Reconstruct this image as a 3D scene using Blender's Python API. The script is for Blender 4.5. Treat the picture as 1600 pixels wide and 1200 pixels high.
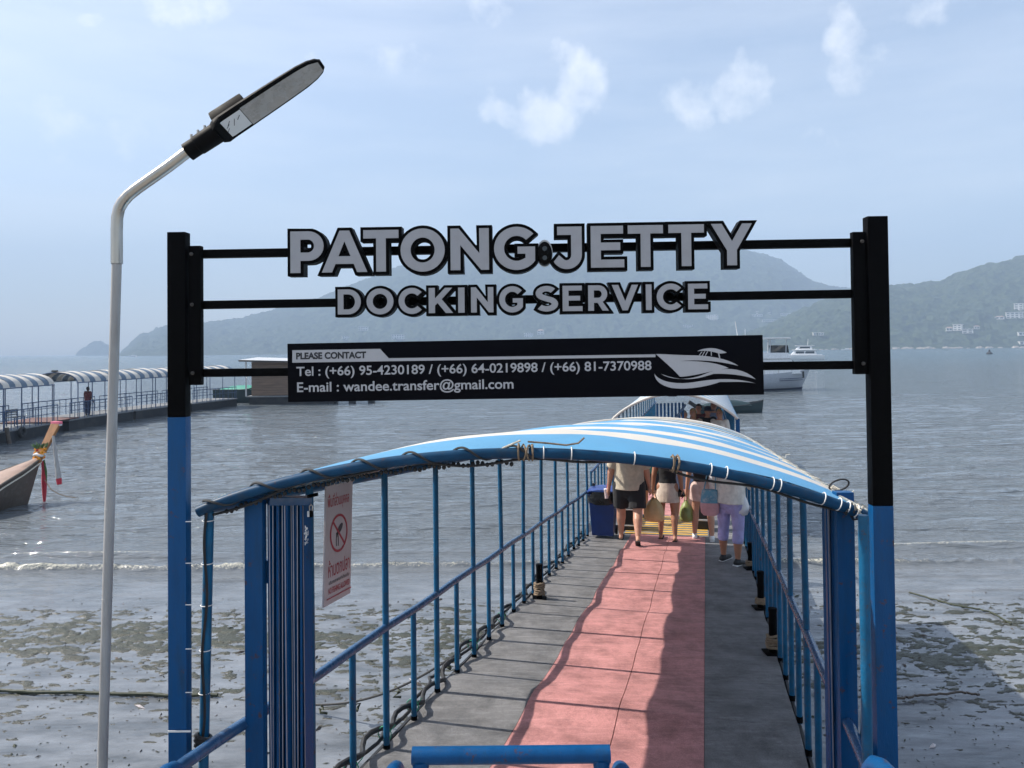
import bpy, bmesh, math, random
import numpy as np
from mathutils import Vector, Matrix, Quaternion

for o in list(bpy.data.objects):
    bpy.data.objects.remove(o)
sc = bpy.context.scene
COL = sc.collection
RAD = math.radians
V = Vector

# ------------------------------------------------------------------ camera
CAM_Z = 4.3                       # eye height above the water (z = 0)
FPX, PPX, PPY = 1200.0, 800.0, 526.0   # focal length and principal point for a 1600 x 1200 frame
PITCH, ROLL = RAD(1.0), 0.0105
_f = V((0, math.cos(PITCH), math.sin(PITCH)))
_u0 = V((0, -math.sin(PITCH), math.cos(PITCH)))
_r0 = V((1, 0, 0))
_r = _r0 * math.cos(ROLL) - _u0 * math.sin(ROLL)
_u = _u0 * math.cos(ROLL) + _r0 * math.sin(ROLL)
CAM = V((0, 0, CAM_Z))
cam = bpy.data.cameras.new('camera')
cam.lens = 36.0 * FPX / 1600
cam.sensor_width = 36
cam.sensor_fit = 'HORIZONTAL'
cam.shift_y = (PPY - 600) / 1600
cam.clip_start, cam.clip_end = 0.1, 40000
co = bpy.data.objects.new('camera', cam)
COL.objects.link(co)
mm = Matrix((_r, _u, -_f)).transposed().to_4x4()
mm.translation = CAM
co.matrix_world = mm
sc.camera = co

def ray(x, y):
    return _f + _r * ((x - PPX) / FPX) - _u * ((y - PPY) / FPX)
def at(x, y, Y):
    d = ray(x, y)
    return CAM + d * (Y / d.y)
def on(x, y, z):
    d = ray(x, y)
    return CAM + d * ((z - CAM.z) / d.z)

# the gangway's own frame: O at the gate, D down its slope, U across it
D = ray(1103, 643)
D = D / math.hypot(D.x, D.y)
DH = V((D.x, D.y, 0))
U = V((D.y, -D.x, 0))
_c = (at(872, 882, 10.8) + at(1175, 882, 10.8)) / 2
O = _c - D * ((_c.y - 3.4) / D.y)
S_END = 10.25                     # the sloping part ends here, level pontoon beyond
def dz(s):
    return D.z * min(s, S_END)
def G(s, t, h=0.0):
    return O + DH * s + U * t + V((0, 0, dz(s) + h))
GANG_A = -math.atan2(D.x, D.y)    # rotation about z that turns +y into the gangway direction

# ------------------------------------------------------------------ sun, sky, exposure
SUN_EL, SKY_STR, SUN_STR = RAD(45), 0.122, 5.0
sun_dir = V((-U.x * math.cos(SUN_EL), -U.y * math.cos(SUN_EL), math.sin(SUN_EL)))
sl = bpy.data.lights.new('sun', 'SUN')
sl.energy = SUN_STR
sl.angle = RAD(0.6)
sl.color = (1.0, 0.94, 0.85)
so = bpy.data.objects.new('sun', sl)
COL.objects.link(so)
so.rotation_euler = sun_dir.to_track_quat('Z', 'Y').to_euler()
so.location = (-20, 5, 40)
sc.view_settings.view_transform = 'Standard'
sc.view_settings.look = 'None'
sc.view_settings.exposure = 0.74
sc.view_settings.gamma = 1.0

world = bpy.data.worlds.new('World')
sc.world = world
world.use_nodes = True
wn, wl = world.node_tree.nodes, world.node_tree.links
wn.clear()
def N(nodes, kind, **kw):
    n = nodes.new(kind)
    for k, v in kw.items():
        if k.startswith('i_'):
            n.inputs[k[2:].replace('_', ' ')].default_value = v
        else:
            setattr(n, k, v)
    return n
sky = N(wn, 'ShaderNodeTexSky', sky_type='NISHITA', sun_disc=False, sun_elevation=SUN_EL,
        sun_rotation=math.atan2(sun_dir.x, sun_dir.y), altitude=0, air_density=1.0, dust_density=1.7, ozone_density=1.0)
tc = N(wn, 'ShaderNodeTexCoord')
def wmath(op, a, b=None, clamp=False):
    n = N(wn, 'ShaderNodeMath', operation=op, use_clamp=clamp)
    for i, q in enumerate((a, b)):
        if q is None: continue
        if isinstance(q, (int, float)): n.inputs[i].default_value = q
        else: wl.new(q, n.inputs[i])
    return n.outputs[0]
nz = N(wn, 'ShaderNodeTexNoise', i_Scale=7.0, i_Detail=8.0, i_Roughness=0.6)
wl.new(tc.outputs['Generated'], nz.inputs['Vector'])
nv = N(wn, 'ShaderNodeVectorMath', operation='MULTIPLY_ADD')
wl.new(nz.outputs['Color'], nv.inputs[0])
nv.inputs[1].default_value = (0.10, 0.10, 0.10)
wl.new(tc.outputs['Generated'], nv.inputs[2])
nz2 = N(wn, 'ShaderNodeTexNoise', i_Scale=17.0, i_Detail=9.0, i_Roughness=0.62)
wl.new(tc.outputs['Generated'], nz2.inputs['Vector'])
mask = None
# individual fair-weather puffs: direction, angular radius, flattening, density
for (px, py, rad, flat, den) in [(905, 125, .060, 1.1, 1.0), (845, 180, .072, 1.3, .9), (775, 175, .04, 1.3, .7), (1090, 160, .055, 1.1, .8),
                                 (1160, 140, .062, 1.2, .9), (1318, 45, .045, .8, .8), (1335, 100, .060, 1.1, .7), (1385, 130, .055, 1.3, .4), (1275, 212, .04, 1.6, .4),
                                 (790, 25, .07, 1.1, .5), (1000, 245, .055, 1.8, .35), (560, 85, .10, 3.0, .35), (290, 5, .06, 2.6, .6),
                                 (135, 8, .03, 2, .7), (60, 205, .10, 4.5, .25), (250, 212, .12, 6, .28), (30, 157, .05, 4, .3), (1440, 10, .05, 1.6, .5)]:
    d = ray(px, py).normalized()
    sub = N(wn, 'ShaderNodeVectorMath', operation='SUBTRACT')
    wl.new(nv.outputs[0], sub.inputs[0])
    sub.inputs[1].default_value = d + V((.05, .05, .05))
    mul = N(wn, 'ShaderNodeVectorMath', operation='MULTIPLY')
    wl.new(sub.outputs[0], mul.inputs[0])
    mul.inputs[1].default_value = (1 / rad / math.sqrt(flat), 1 / rad, math.sqrt(flat) / rad)
    ln = N(wn, 'ShaderNodeVectorMath', operation='LENGTH')
    wl.new(mul.outputs[0], ln.inputs[0])
    m = wmath('SUBTRACT', 1.0, ln.outputs['Value'], True)
    m = wmath('MULTIPLY', wmath('MULTIPLY', m, 1.7, True), .30 + .70 * den)
    mask = m if mask is None else wmath('MAXIMUM', mask, m)
nd = wmath('MULTIPLY', wmath('SUBTRACT', nz2.outputs['Fac'], .5), 1.7)
gate_ = wmath('MULTIPLY', mask, 4.0, True)
det = N(wn, 'ShaderNodeMapRange', interpolation_type='SMOOTHSTEP', i_From_Min=.20, i_From_Max=1.3, i_To_Max=.62)
wl.new(wmath('ADD', mask, nd), det.inputs['Value'])
mask = wmath('MULTIPLY', det.outputs[0], gate_)
# thin veil everywhere, streaked along the horizon
sc3 = N(wn, 'ShaderNodeMapping')
sc3.inputs['Scale'].default_value = (1.2, 1.2, 7.0)
wl.new(tc.outputs['Generated'], sc3.inputs['Vector'])
nz3 = N(wn, 'ShaderNodeTexNoise', i_Scale=2.2, i_Detail=7.0, i_Roughness=.58)
wl.new(sc3.outputs[0], nz3.inputs['Vector'])
veil = N(wn, 'ShaderNodeMapRange', i_From_Min=.36, i_From_Max=.80, i_To_Min=.10, i_To_Max=.36)
wl.new(nz3.outputs['Fac'], veil.inputs['Value'])
mask = wmath('MAXIMUM', mask, veil.outputs[0])
mix = N(wn, 'ShaderNodeMix', data_type='RGBA')
wl.new(mask, mix.inputs['Factor'])
wl.new(sky.outputs['Color'], mix.inputs['A'])
mix.inputs['B'].default_value = (9.0, 8.75, 8.5, 1)
bg = N(wn, 'ShaderNodeBackground', i_Strength=SKY_STR)
wl.new(mix.outputs['Result'], bg.inputs['Color'])
wo = N(wn, 'ShaderNodeOutputWorld')
world.cycles.sampling_method='MANUAL'
world.cycles.sample_map_resolution=256
wl.new(bg.outputs[0], wo.inputs['Surface'])

# ------------------------------------------------------------------ materials
MATS = {}
def mk(name, col, rough=.5, metal=0.0, var=.18, scale=6.0, bump=0.0, bscale=60.0, dirt=None, dirt_amt=.5, dirt_scale=3.0, spec=.5, stretch=None, sheen=0.0, rust=0.0):
    """Principled material whose colour and gloss wander with noise; dirt = a second colour in patches."""
    m = bpy.data.materials.new(name)
    m.use_nodes = True
    n, l = m.node_tree.nodes, m.node_tree.links
    b = n['Principled BSDF']
    b.inputs['Metallic'].default_value = metal
    b.inputs['Specular IOR Level'].default_value = spec
    b.inputs['Sheen Weight'].default_value = sheen
    t = N(n, 'ShaderNodeTexCoord')
    src = t.outputs['Object']
    if stretch:
        mp = N(n, 'ShaderNodeMapping')
        mp.inputs['Scale'].default_value = stretch
        l.new(src, mp.inputs['Vector'])
        src = mp.outputs[0]
    a = N(n, 'ShaderNodeTexNoise', i_Scale=scale, i_Detail=6.0, i_Roughness=.6)
    l.new(src, a.inputs['Vector'])
    mr = N(n, 'ShaderNodeMapRange', i_From_Min=.3, i_From_Max=.7, i_To_Min=1 - var, i_To_Max=1 + var)
    l.new(a.outputs['Fac'], mr.inputs['Value'])
    mx = N(n, 'ShaderNodeMix', data_type='RGBA', blend_type='MULTIPLY')
    mx.inputs['Factor'].default_value = 1
    mx.inputs['A'].default_value = (*col, 1)
    l.new(mr.outputs[0], mx.inputs['B'])
    cout = mx.outputs['Result']
    if dirt:
        d = N(n, 'ShaderNodeTexNoise', i_Scale=dirt_scale, i_Detail=8.0, i_Roughness=.68)
        l.new(src, d.inputs['Vector'])
        dm = N(n, 'ShaderNodeMapRange', i_From_Min=.5, i_From_Max=.72, i_To_Max=dirt_amt)
        l.new(d.outputs['Fac'], dm.inputs['Value'])
        m2 = N(n, 'ShaderNodeMix', data_type='RGBA')
        l.new(dm.outputs[0], m2.inputs['Factor'])
        l.new(cout, m2.inputs['A'])
        m2.inputs['B'].default_value = (*dirt, 1)
        cout = m2.outputs['Result']
    if rust:
        d = N(n, 'ShaderNodeTexNoise', i_Scale=22.0, i_Detail=9.0, i_Roughness=.75)
        l.new(t.outputs['Object'], d.inputs['Vector'])
        dm = N(n, 'ShaderNodeMapRange', i_From_Min=.595, i_From_Max=.65, i_To_Max=rust)
        l.new(d.outputs['Fac'], dm.inputs['Value'])
        m3 = N(n, 'ShaderNodeMix', data_type='RGBA')
        l.new(dm.outputs[0], m3.inputs['Factor'])
        l.new(cout, m3.inputs['A'])
        m3.inputs['B'].default_value = (.075, .035, .02, 1)
        cout = m3.outputs['Result']
    l.new(cout, b.inputs['Base Color'])
    rr = N(n, 'ShaderNodeMapRange', i_From_Min=.3, i_From_Max=.7, i_To_Min=max(.02, rough - .1), i_To_Max=min(1, rough + .1))
    l.new(a.outputs['Fac'], rr.inputs['Value'])
    l.new(rr.outputs[0], b.inputs['Roughness'])
    if bump:
        bn = N(n, 'ShaderNodeTexNoise', i_Scale=bscale, i_Detail=5.0)
        l.new(src, bn.inputs['Vector'])
        bp = N(n, 'ShaderNodeBump', i_Strength=bump, i_Distance=.01)
        l.new(bn.outputs['Fac'], bp.inputs['Height'])
        l.new(bp.outputs[0], b.inputs['Normal'])
    MATS[name] = m
    return m

mk('blue_paint', (.001, .064, .190), .38, spec=.22, var=.22, scale=5, dirt=(.012, .040, .080), dirt_amt=.8, dirt_scale=5, rust=.8, stretch=(3, 3, .5), bump=.15, bscale=90)
mk('blue_paint_light', (.006, .092, .195), .42, spec=.25, var=.25, scale=7, rust=.8, dirt=(.05, .06, .06), dirt_amt=.4, dirt_scale=12, bump=.15, bscale=80)
mk('hoop_blue_shaded', (.006, .050, .115), .5, spec=.18, var=.25, scale=8, dirt=(.04, .05, .055), dirt_amt=.6, dirt_scale=10, rust=.6)  # darker copy of the railing blue, the hoop's near-side shade put into its colour
mk('rail_top', (.028, .085, .19), .25, var=.2, scale=12, dirt=(.14, .13, .14), dirt_amt=.5, dirt_scale=9)
mk('black_paint', (.0016, .0016, .0020), .6, spec=.05, var=.3, scale=8, dirt=(.004, .004, .004), dirt_amt=.4, dirt_scale=18, bump=.1)
mk('black_plastic', (.012, .012, .013), .5)
mk('rubber', (.016, .016, .017), .62, var=.3, dirt=(.07, .065, .055), dirt_amt=.4, dirt_scale=10)
mk('letter_face', (.33, .33, .35), .38, var=.05, scale=10, dirt=(.25, .24, .24), dirt_amt=.35, dirt_scale=14)
mk('print_grey', (.40, .40, .42), .45, var=.05, scale=14)
mk('panel_black', (.0016, .0018, .004), .5, var=.2, spec=.06)
mk('print_black', (.008, .009, .014), .4)
mk('steel', (.46, .43, .39), .33, metal=1.0, var=.2, scale=10, dirt=(.20, .15, .10), dirt_amt=.6, dirt_scale=5, stretch=(1, 1, .2))
mk('pole_grey', (.36, .35, .34), .6, var=.12, scale=7, dirt=(.17, .15, .13), dirt_amt=.55, dirt_scale=6, stretch=(2, 2, .35))
mk('bolt_dull', (.06, .055, .05), .5, metal=.6)
mk('bolt', (.42, .40, .37), .4, metal=.9)
mk('lamp_black', (.0035, .0032, .0035), .6, var=.2, spec=.08)
mk('lamp_lens', (.30, .28, .26), .28, var=.10, scale=20, dirt=(.15, .13, .11), dirt_amt=.5, dirt_scale=12)
mk('white_plate', (.62, .62, .62), .5, var=.06)
mk('canvas_blue', (.085, .29, .50), .62, var=.08, scale=3, dirt=(.10, .26, .42), dirt_amt=.4, dirt_scale=2, bump=.2, bscale=200)
mk('canvas_white', (.58, .54, .48), .62, var=.06, scale=3, dirt=(.52, .47, .40), dirt_amt=.35, dirt_scale=2.4, bump=.2, bscale=200)
mk('galvanised', (.34, .35, .42), .4, metal=.3)
mk('canvas_navy', (.10, .15, .21), .62, var=.1, scale=2)
mk('rope_white', (.62, .57, .48), .8, var=.25, scale=30, bump=.6, bscale=160)
mk('rope_tan', (.22, .16, .105), .85, var=.3, scale=30, bump=.6, bscale=160)
mk('tie_white', (.75, .74, .72), .45)
mk('tie_green', (.06, .30, .18), .5)
mk('brass', (.35, .24, .08), .35, metal=.9)
mk('sign_white', (.52, .47, .47), .45, var=.06, scale=3, dirt=(.40, .33, .31), dirt_amt=.4, dirt_scale=4)
mk('print_red', (.38, .035, .05), .5, var=.15, scale=20)
mk('print_dark', (.05, .045, .05), .5)
mk('bin_blue', (.006, .030, .15), .38, var=.15, scale=5)
mk('bin_lid', (.02, .05, .22), .35)
mk('bag_black', (.010, .010, .011), .22, bump=.8, bscale=25)
mk('concrete', (.30, .29, .27), .85, var=.2, scale=2, bump=.4, bscale=40)
mk('hull_dark', (.016, .018, .023), .65, var=.35, scale=1.2, dirt=(.07, .065, .055), dirt_amt=.6, dirt_scale=1.4)
mk('deck_far', (.20, .21, .22), .7, var=.2)
mk('red_deck', (.13, .06, .05), .7, var=.2)
mk('navy_rail', (.035, .075, .16), .5, var=.2)
mk('yellow_paint', (.62, .36, .045), .6, var=.2, scale=4, dirt=(.28, .15, .06), dirt_amt=.5, dirt_scale=6)
mk('shed_wood', (.20, .135, .095), .75, var=.25, scale=2.0, stretch=(.4, .4, 4), dirt=(.12, .085, .06), dirt_amt=.6)
mk('shed_roof', (.46, .48, .50), .5, var=.12)
mk('shed_dark', (.05, .04, .035), .7)
mk('boat_white', (.72, .73, .74), .28, var=.05)
mk('boat_glass', (.02, .026, .032), .08, var=.1)
mk('boat_hull_grey', (.42, .45, .50), .35, var=.08)
mk('antifoul', (.02, .035, .09), .5)
mk('teal_tarp', (.008, .028, .034), .6, var=.3, bump=.4, bscale=8)
mk('green_tarp', (.03, .25, .19), .6, var=.2, bump=.4, bscale=8)
mk('wood_hull', (.085, .066, .052), .6, var=.3, scale=3, dirt=(.16, .145, .13), dirt_amt=.6, dirt_scale=2.5, stretch=(.5, 3, 3))
mk('wood_deck', (.26, .17, .13), .6, var=.2, scale=4, dirt=(.38, .26, .22), dirt_amt=.6, dirt_scale=3)
mk('wood_prow', (.30, .14, .05), .45, var=.25, scale=5, stretch=(2, 2, .4))
mk('wood_dark', (.07, .055, .045), .75, var=.3)
mk('pink_trim', (.72, .16, .24), .5)
mk('marigold', (.80, .33, .02), .7, var=.3, scale=40)
mk('weed_dark', (.035, .042, .022), .7, var=.4, scale=30)
mk('leaf_green', (.06, .13, .04), .6, var=.4, scale=30)
mk('cloth_red', (.45, .02, .04), .7, var=.2)
mk('skin', (.52, .27, .18), .5, var=.10, scale=9)
mk('skin_tan', (.40, .19, .115), .5, var=.10, scale=9)
mk('skin_dark', (.10, .05, .035), .5)
for nm, c in dict(beige=(.50, .43, .33), black=(.012, .012, .014), skirt=(.60, .50, .42), green=(.03, .15, .11), white=(.72, .69, .64),
                  slate=(.20, .25, .38), lilac=(.37, .35, .62), pinkshort=(.62, .45, .40), darkred=(.10, .018, .022), navy=(.02, .03, .07),
                  check=(.12, .10, .10), grey=(.42, .44, .46)).items():
    mk('cloth_' + nm, c, .85, var=.22, scale=9, bump=1.0, bscale=13, sheen=.1)
for nm, c in dict(brown=(.07, .035, .018), blonde=(.42, .29, .13), dark=(.018, .013, .011), greyhair=(.35, .33, .31)).items():
    mk('hair_' + nm, c, .55, var=.3, scale=30, bump=.8, bscale=70)
mk('plastic_tan', (.56, .40, .19), .4, var=.15, bump=.8, bscale=14)
mk('plastic_grey', (.50, .53, .57), .4, var=.15, bump=.8, bscale=14)
mk('plastic_green', (.24, .28, .09), .4, var=.2, bump=.8, bscale=14)
mk('plastic_white', (.68, .68, .70), .4, var=.1, bump=.8, bscale=14)
mk('cup_pink', (.80, .62, .60), .3)
mk('bag_blue', (.12, .30, .42), .7, var=.2, dirt=(.62, .58, .56), dirt_amt=.9, dirt_scale=9)
mk('bag_pink', (.58, .32, .34), .7, var=.2)
mk('shoe_white', (.72, .72, .72), .6)
mk('shoe_black', (.015, .015, .016), .6)
mk('house_white', (.66, .64, .60), .7, var=.1, scale=.2)
mk('house_roof', (.32, .22, .17), .8, var=.2, scale=.3)
mk('house_glass', (.05, .07, .09), .2)
mk('rock', (.34, .30, .26), .9, var=.3, scale=.3)

def mat_deck(name, col, worn, worn_amt):
    m = mk(name, col, .62, var=.10, scale=2.2, dirt=worn, dirt_amt=worn_amt, dirt_scale=1.7, spec=.35)
    n, l = m.node_tree.nodes, m.node_tree.links
    b = n['Principled BSDF']
    old = b.inputs['Base Color'].links[0].from_socket
    t = N(n, 'ShaderNodeTexCoord')
    # scuffs and trodden streaks, fine grit
    mp = N(n, 'ShaderNodeMapping')
    mp.inputs['Rotation'].default_value = (0, 0, GANG_A + .25)
    mp.inputs['Scale'].default_value = (3.2, 26, 3)
    l.new(t.outputs['Object'], mp.inputs['Vector'])
    a = N(n, 'ShaderNodeTexNoise', i_Scale=1.0, i_Detail=8.0, i_Roughness=.72)
    l.new(mp.outputs[0], a.inputs['Vector'])
    r = N(n, 'ShaderNodeMapRange', i_From_Min=.50, i_From_Max=.66, i_To_Max=.5)
    l.new(a.outputs['Fac'], r.inputs['Value'])
    x = N(n, 'ShaderNodeMix', data_type='RGBA')
    l.new(r.outputs[0], x.inputs['Factor'])
    l.new(old, x.inputs['A'])
    x.inputs['B'].default_value = (*[min(1, q * 1.35 + .05) for q in col], 1)
    # dark blotches: tar, feet, old water marks
    bl = N(n, 'ShaderNodeTexNoise', i_Scale=4.5, i_Detail=9.0, i_Roughness=.74)
    l.new(t.outputs['Object'], bl.inputs['Vector'])
    br = N(n, 'ShaderNodeMapRange', i_From_Min=.36, i_From_Max=.58, i_To_Min=.62, i_To_Max=1.08)
    l.new(bl.outputs['Fac'], br.inputs['Value'])
    xb = N(n, 'ShaderNodeMix', data_type='RGBA', blend_type='MULTIPLY')
    xb.inputs['Factor'].default_value = 1
    l.new(x.outputs['Result'], xb.inputs['A'])
    l.new(br.outputs[0], xb.inputs['B'])
    x = xb
    g = N(n, 'ShaderNodeTexNoise', i_Scale=130.0, i_Detail=3.0)
    l.new(t.outputs['Object'], g.inputs['Vector'])
    gr = N(n, 'ShaderNodeMapRange', i_From_Min=.3, i_From_Max=.7, i_To_Min=.78, i_To_Max=1.2)
    l.new(g.outputs['Fac'], gr.inputs['Value'])
    y = N(n, 'ShaderNodeMix', data_type='RGBA', blend_type='MULTIPLY')
    y.inputs['Factor'].default_value = 1
    l.new(x.outputs['Result'], y.inputs['A'])
    l.new(gr.outputs[0], y.inputs['B'])
    l.new(y.outputs['Result'], b.inputs['Base Color'])
    bp = N(n, 'ShaderNodeBump', i_Strength=.35, i_Distance=.006)
    l.new(g.outputs['Fac'], bp.inputs['Height'])
    l.new(bp.outputs[0], b.inputs['Normal'])
mat_deck('deck_grey', (.165, .163, .165), (.085, .084, .085), .85)
mat_deck('deck_pink', (.47, .215, .205), (.32, .15, .14), .75)

# ------------------------------------------------------------------ mesh helpers
class MB:
    def __init__(s):
        s.v, s.f = [], []
    def add(s, vs, fs):
        b = len(s.v)
        s.v += [tuple(p) for p in vs]
        s.f += [tuple(i + b for i in q) for q in fs]
        return s
    def box(s, c, size, rot=None):
        x, y, z = (q / 2 for q in size)
        vs = [V((i * x, j * y, k * z)) for i in (-1, 1) for j in (-1, 1) for k in (-1, 1)]
        if rot is not None:
            vs = [rot @ p for p in vs]
        c = V(c)
        return s.add([p + c for p in vs], [(0, 1, 3, 2), (4, 6, 7, 5), (0, 4, 5, 1), (2, 3, 7, 6), (0, 2, 6, 4), (1, 5, 7, 3)])
    def beam(s, p, q, w, d, up=(0, 0, 1)):
        """box of width w (sideways) and depth d (towards up) from p to q"""
        p, q = V(p), V(q)
        a = (q - p).normalized()
        r = a.cross(V(up)).normalized()
        n = r.cross(a)
        vs = [e + r * (i * w / 2) + n * (j * d / 2) for e in (p, q) for i, j in ((-1, -1), (1, -1), (1, 1), (-1, 1))]
        return s.add(vs, [(3, 2, 1, 0), (4, 5, 6, 7)] + [(i, (i + 1) % 4, 4 + (i + 1) % 4, 4 + i) for i in range(4)])
    def tube(s, pts, r, seg=10, caps=True):
        pts = [V(p) for p in pts]
        rs = r if isinstance(r, (list, tuple)) else [r] * len(pts)
        t0 = (pts[1] - pts[0]).normalized()
        n = t0.orthogonal().normalized()
        rings, prev = [], t0
        for i, p in enumerate(pts):
            if i == 0: t = t0
            elif i == len(pts) - 1: t = (pts[i] - pts[i - 1]).normalized()
            else: t = ((pts[i + 1] - p).normalized() + (p - pts[i - 1]).normalized())
            t = t.normalized() if t.length > 1e-9 else prev
            q = prev.rotation_difference(t)
            n = (q @ n).normalized()
            prev = t
            b = t.cross(n)
            rings.append([p + (n * math.cos(2 * math.pi * k / seg) + b * math.sin(2 * math.pi * k / seg)) * rs[i] for k in range(seg)])
        vs = [p for g in rings for p in g]
        fs = [(i * seg + k, i * seg + (k + 1) % seg, (i + 1) * seg + (k + 1) % seg, (i + 1) * seg + k) for i in range(len(pts) - 1) for k in range(seg)]
        if caps:
            fs += [tuple(range(seg - 1, -1, -1)), tuple(range((len(pts) - 1) * seg, len(pts) * seg))]
        return s.add(vs, fs)
    def lathe(s, prof, c, seg=16, sx=1.0, sy=1.0, rot=None):
        """profile [(r, z)] spun about z at c"""
        c = V(c)
        vs = []
        for r, z in prof:
            for k in range(seg):
                a = 2 * math.pi * k / seg
                p = V((r * math.cos(a) * sx, r * math.sin(a) * sy, z))
                vs.append(c + (rot @ p if rot is not None else p))
        n = len(prof)
        fs = [(i * seg + k, i * seg + (k + 1) % seg, (i + 1) * seg + (k + 1) % seg, (i + 1) * seg + k) for i in range(n - 1) for k in range(seg)]
        fs += [tuple(range(seg - 1, -1, -1)), tuple(range((n - 1) * seg, n * seg))]
        return s.add(vs, fs)
    def ball(s, c, r, sx=1, sy=1, sz=1, seg=10, rot=None):
        k = max(4, seg // 2)
        return s.lathe([(max(.001, r * math.sin(math.pi * i / k)), -r * sz * math.cos(math.pi * i / k)) for i in range(k + 1)], c, seg, sx, sy, rot)
    def grid(s, rows):
        n, m = len(rows), len(rows[0])
        return s.add([p for r in rows for p in r], [(i * m + j, i * m + j + 1, (i + 1) * m + j + 1, (i + 1) * m + j) for i in range(n - 1) for j in range(m - 1)])
    def ring(s, c, axis, R, r, seg=14, sub=6):
        axis = V(axis).normalized()
        a = axis.orthogonal().normalized()
        b = axis.cross(a)
        pts = [V(c) + (a * math.cos(2 * math.pi * k / seg) + b * math.sin(2 * math.pi * k / seg)) * R for k in range(seg + 1)]
        return s.tube(pts, r, sub, False)
    def build(s, name, mat, parent=None, smooth=True, bevel=0.0, kind=None, angle=40, origin=None):
        me = bpy.data.meshes.new(name)
        me.from_pydata(s.v, [], s.f)
        bm = bmesh.new()
        bm.from_mesh(me)
        bmesh.ops.recalc_face_normals(bm, faces=bm.faces)
        if bevel:
            es = [e for e in bm.edges if len(e.link_faces) == 2 and e.calc_face_angle(0) > .6]
            bmesh.ops.bevel(bm, geom=es, offset=bevel, segments=2, profile=.7, affect='EDGES', clamp_overlap=True)
        if smooth:
            for f in bm.faces: f.smooth = True
            for e in bm.edges:
                if len(e.link_faces) == 2 and e.calc_face_angle(0) > RAD(angle): e.smooth = False
        bm.to_mesh(me)
        bm.free()
        me.materials.append(MATS[mat])
        o = bpy.data.objects.new(name, me)
        COL.objects.link(o)
        if parent is not None:
            o.parent = parent
            if parent.type == 'EMPTY' and parent.get('_baked'):
                o.matrix_parent_inverse = Matrix.Translation(parent.location).inverted()
        if kind: o['kind'] = kind
        return o

def tag(o, label, cat, group=None):
    o['label'] = label
    o['category'] = cat
    if group: o['group'] = group
    return o
def thing(name, label, cat, group=None, loc=(0, 0, 0)):
    """Empty at the thing's base; its parts are modelled in world coordinates unless _local"""
    o = bpy.data.objects.new(name, None)
    COL.objects.link(o)
    o.location = loc
    o.empty_display_size = .2
    o['_baked'] = 1
    return tag(o, label, cat, group)
def local(name, label, cat, group=None, loc=(0, 0, 0), rz=0.0, scale=1.0):
    """Empty whose parts are modelled around its own origin"""
    o = bpy.data.objects.new(name, None)
    COL.objects.link(o)
    o.location = loc
    o.rotation_euler = (0, 0, rz)
    o.scale = (scale,) * 3
    return tag(o, label, cat, group)
def copy_tree(o, parent=None):
    c = o.copy()
    COL.objects.link(c)
    c.parent = parent
    if parent is not None: c.matrix_parent_inverse = o.matrix_parent_inverse.copy()
    for ch in o.children: copy_tree(ch, c)
    return c
def evaluated_mesh(o):
    dg = bpy.context.evaluated_depsgraph_get()
    me = bpy.data.meshes.new_from_object(o.evaluated_get(dg))
    return me
def adopt(me, name, mat, parent=None, M=None):
    if M is not None: me.transform(M)
    me.materials.clear()
    me.materials.append(MATS[mat])
    me.name = name
    o = bpy.data.objects.new(name, me)
    COL.objects.link(o)
    if parent is not None:
        o.parent = parent
        if parent.type == 'EMPTY' and parent.get('_baked'):
            o.matrix_parent_inverse = Matrix.Translation(parent.location).inverted()
    return o
def frame_matrix(origin, x, y):
    x, y = V(x).normalized(), V(y).normalized()
    z = x.cross(y)
    M = Matrix((x, y, z)).transposed().to_4x4()
    M.translation = V(origin)
    return M
def polys_mesh(contours, depth=0.0):
    """filled 2D contours (holes by even-odd) as a mesh in the XY plane, extruded +-depth in z"""
    cu = bpy.data.curves.new('outline', 'CURVE')
    cu.dimensions = '2D'
    cu.fill_mode = 'BOTH'
    cu.extrude = depth
    for c in contours:
        sp = cu.splines.new('POLY')
        sp.points.add(len(c) - 1)
        for i, (x, y) in enumerate(c): sp.points[i].co = (x, y, 0, 1)
        sp.use_cyclic_u = True
    ob = bpy.data.objects.new('outline', cu)
    COL.objects.link(ob)
    me = evaluated_mesh(ob)
    bpy.data.objects.remove(ob)
    bpy.data.curves.remove(cu)
    return me
def text_mesh(txt, width=None, height=None, bold=0.0, squeeze=True):
    """text with the built-in font, scaled so that it fills width x height from its lower left corner"""
    cu = bpy.data.curves.new('text', 'FONT')
    cu.body = txt
    cu.size = 1
    cu.offset = bold
    ob = bpy.data.objects.new('text', cu)
    COL.objects.link(ob)
    me = evaluated_mesh(ob)
    bpy.data.objects.remove(ob)
    bpy.data.curves.remove(cu)
    a = np.empty(len(me.vertices) * 3)
    me.vertices.foreach_get('co', a)
    a = a.reshape(-1, 3)
    lo, hi = a.min(0), a.max(0)
    sx = width / (hi[0] - lo[0])
    sy = height / (hi[1] - lo[1])
    me.transform(Matrix.Diagonal((sx, sy, 1, 1)) @ Matrix.Translation((-lo[0], -lo[1], 0)))
    return me

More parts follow.
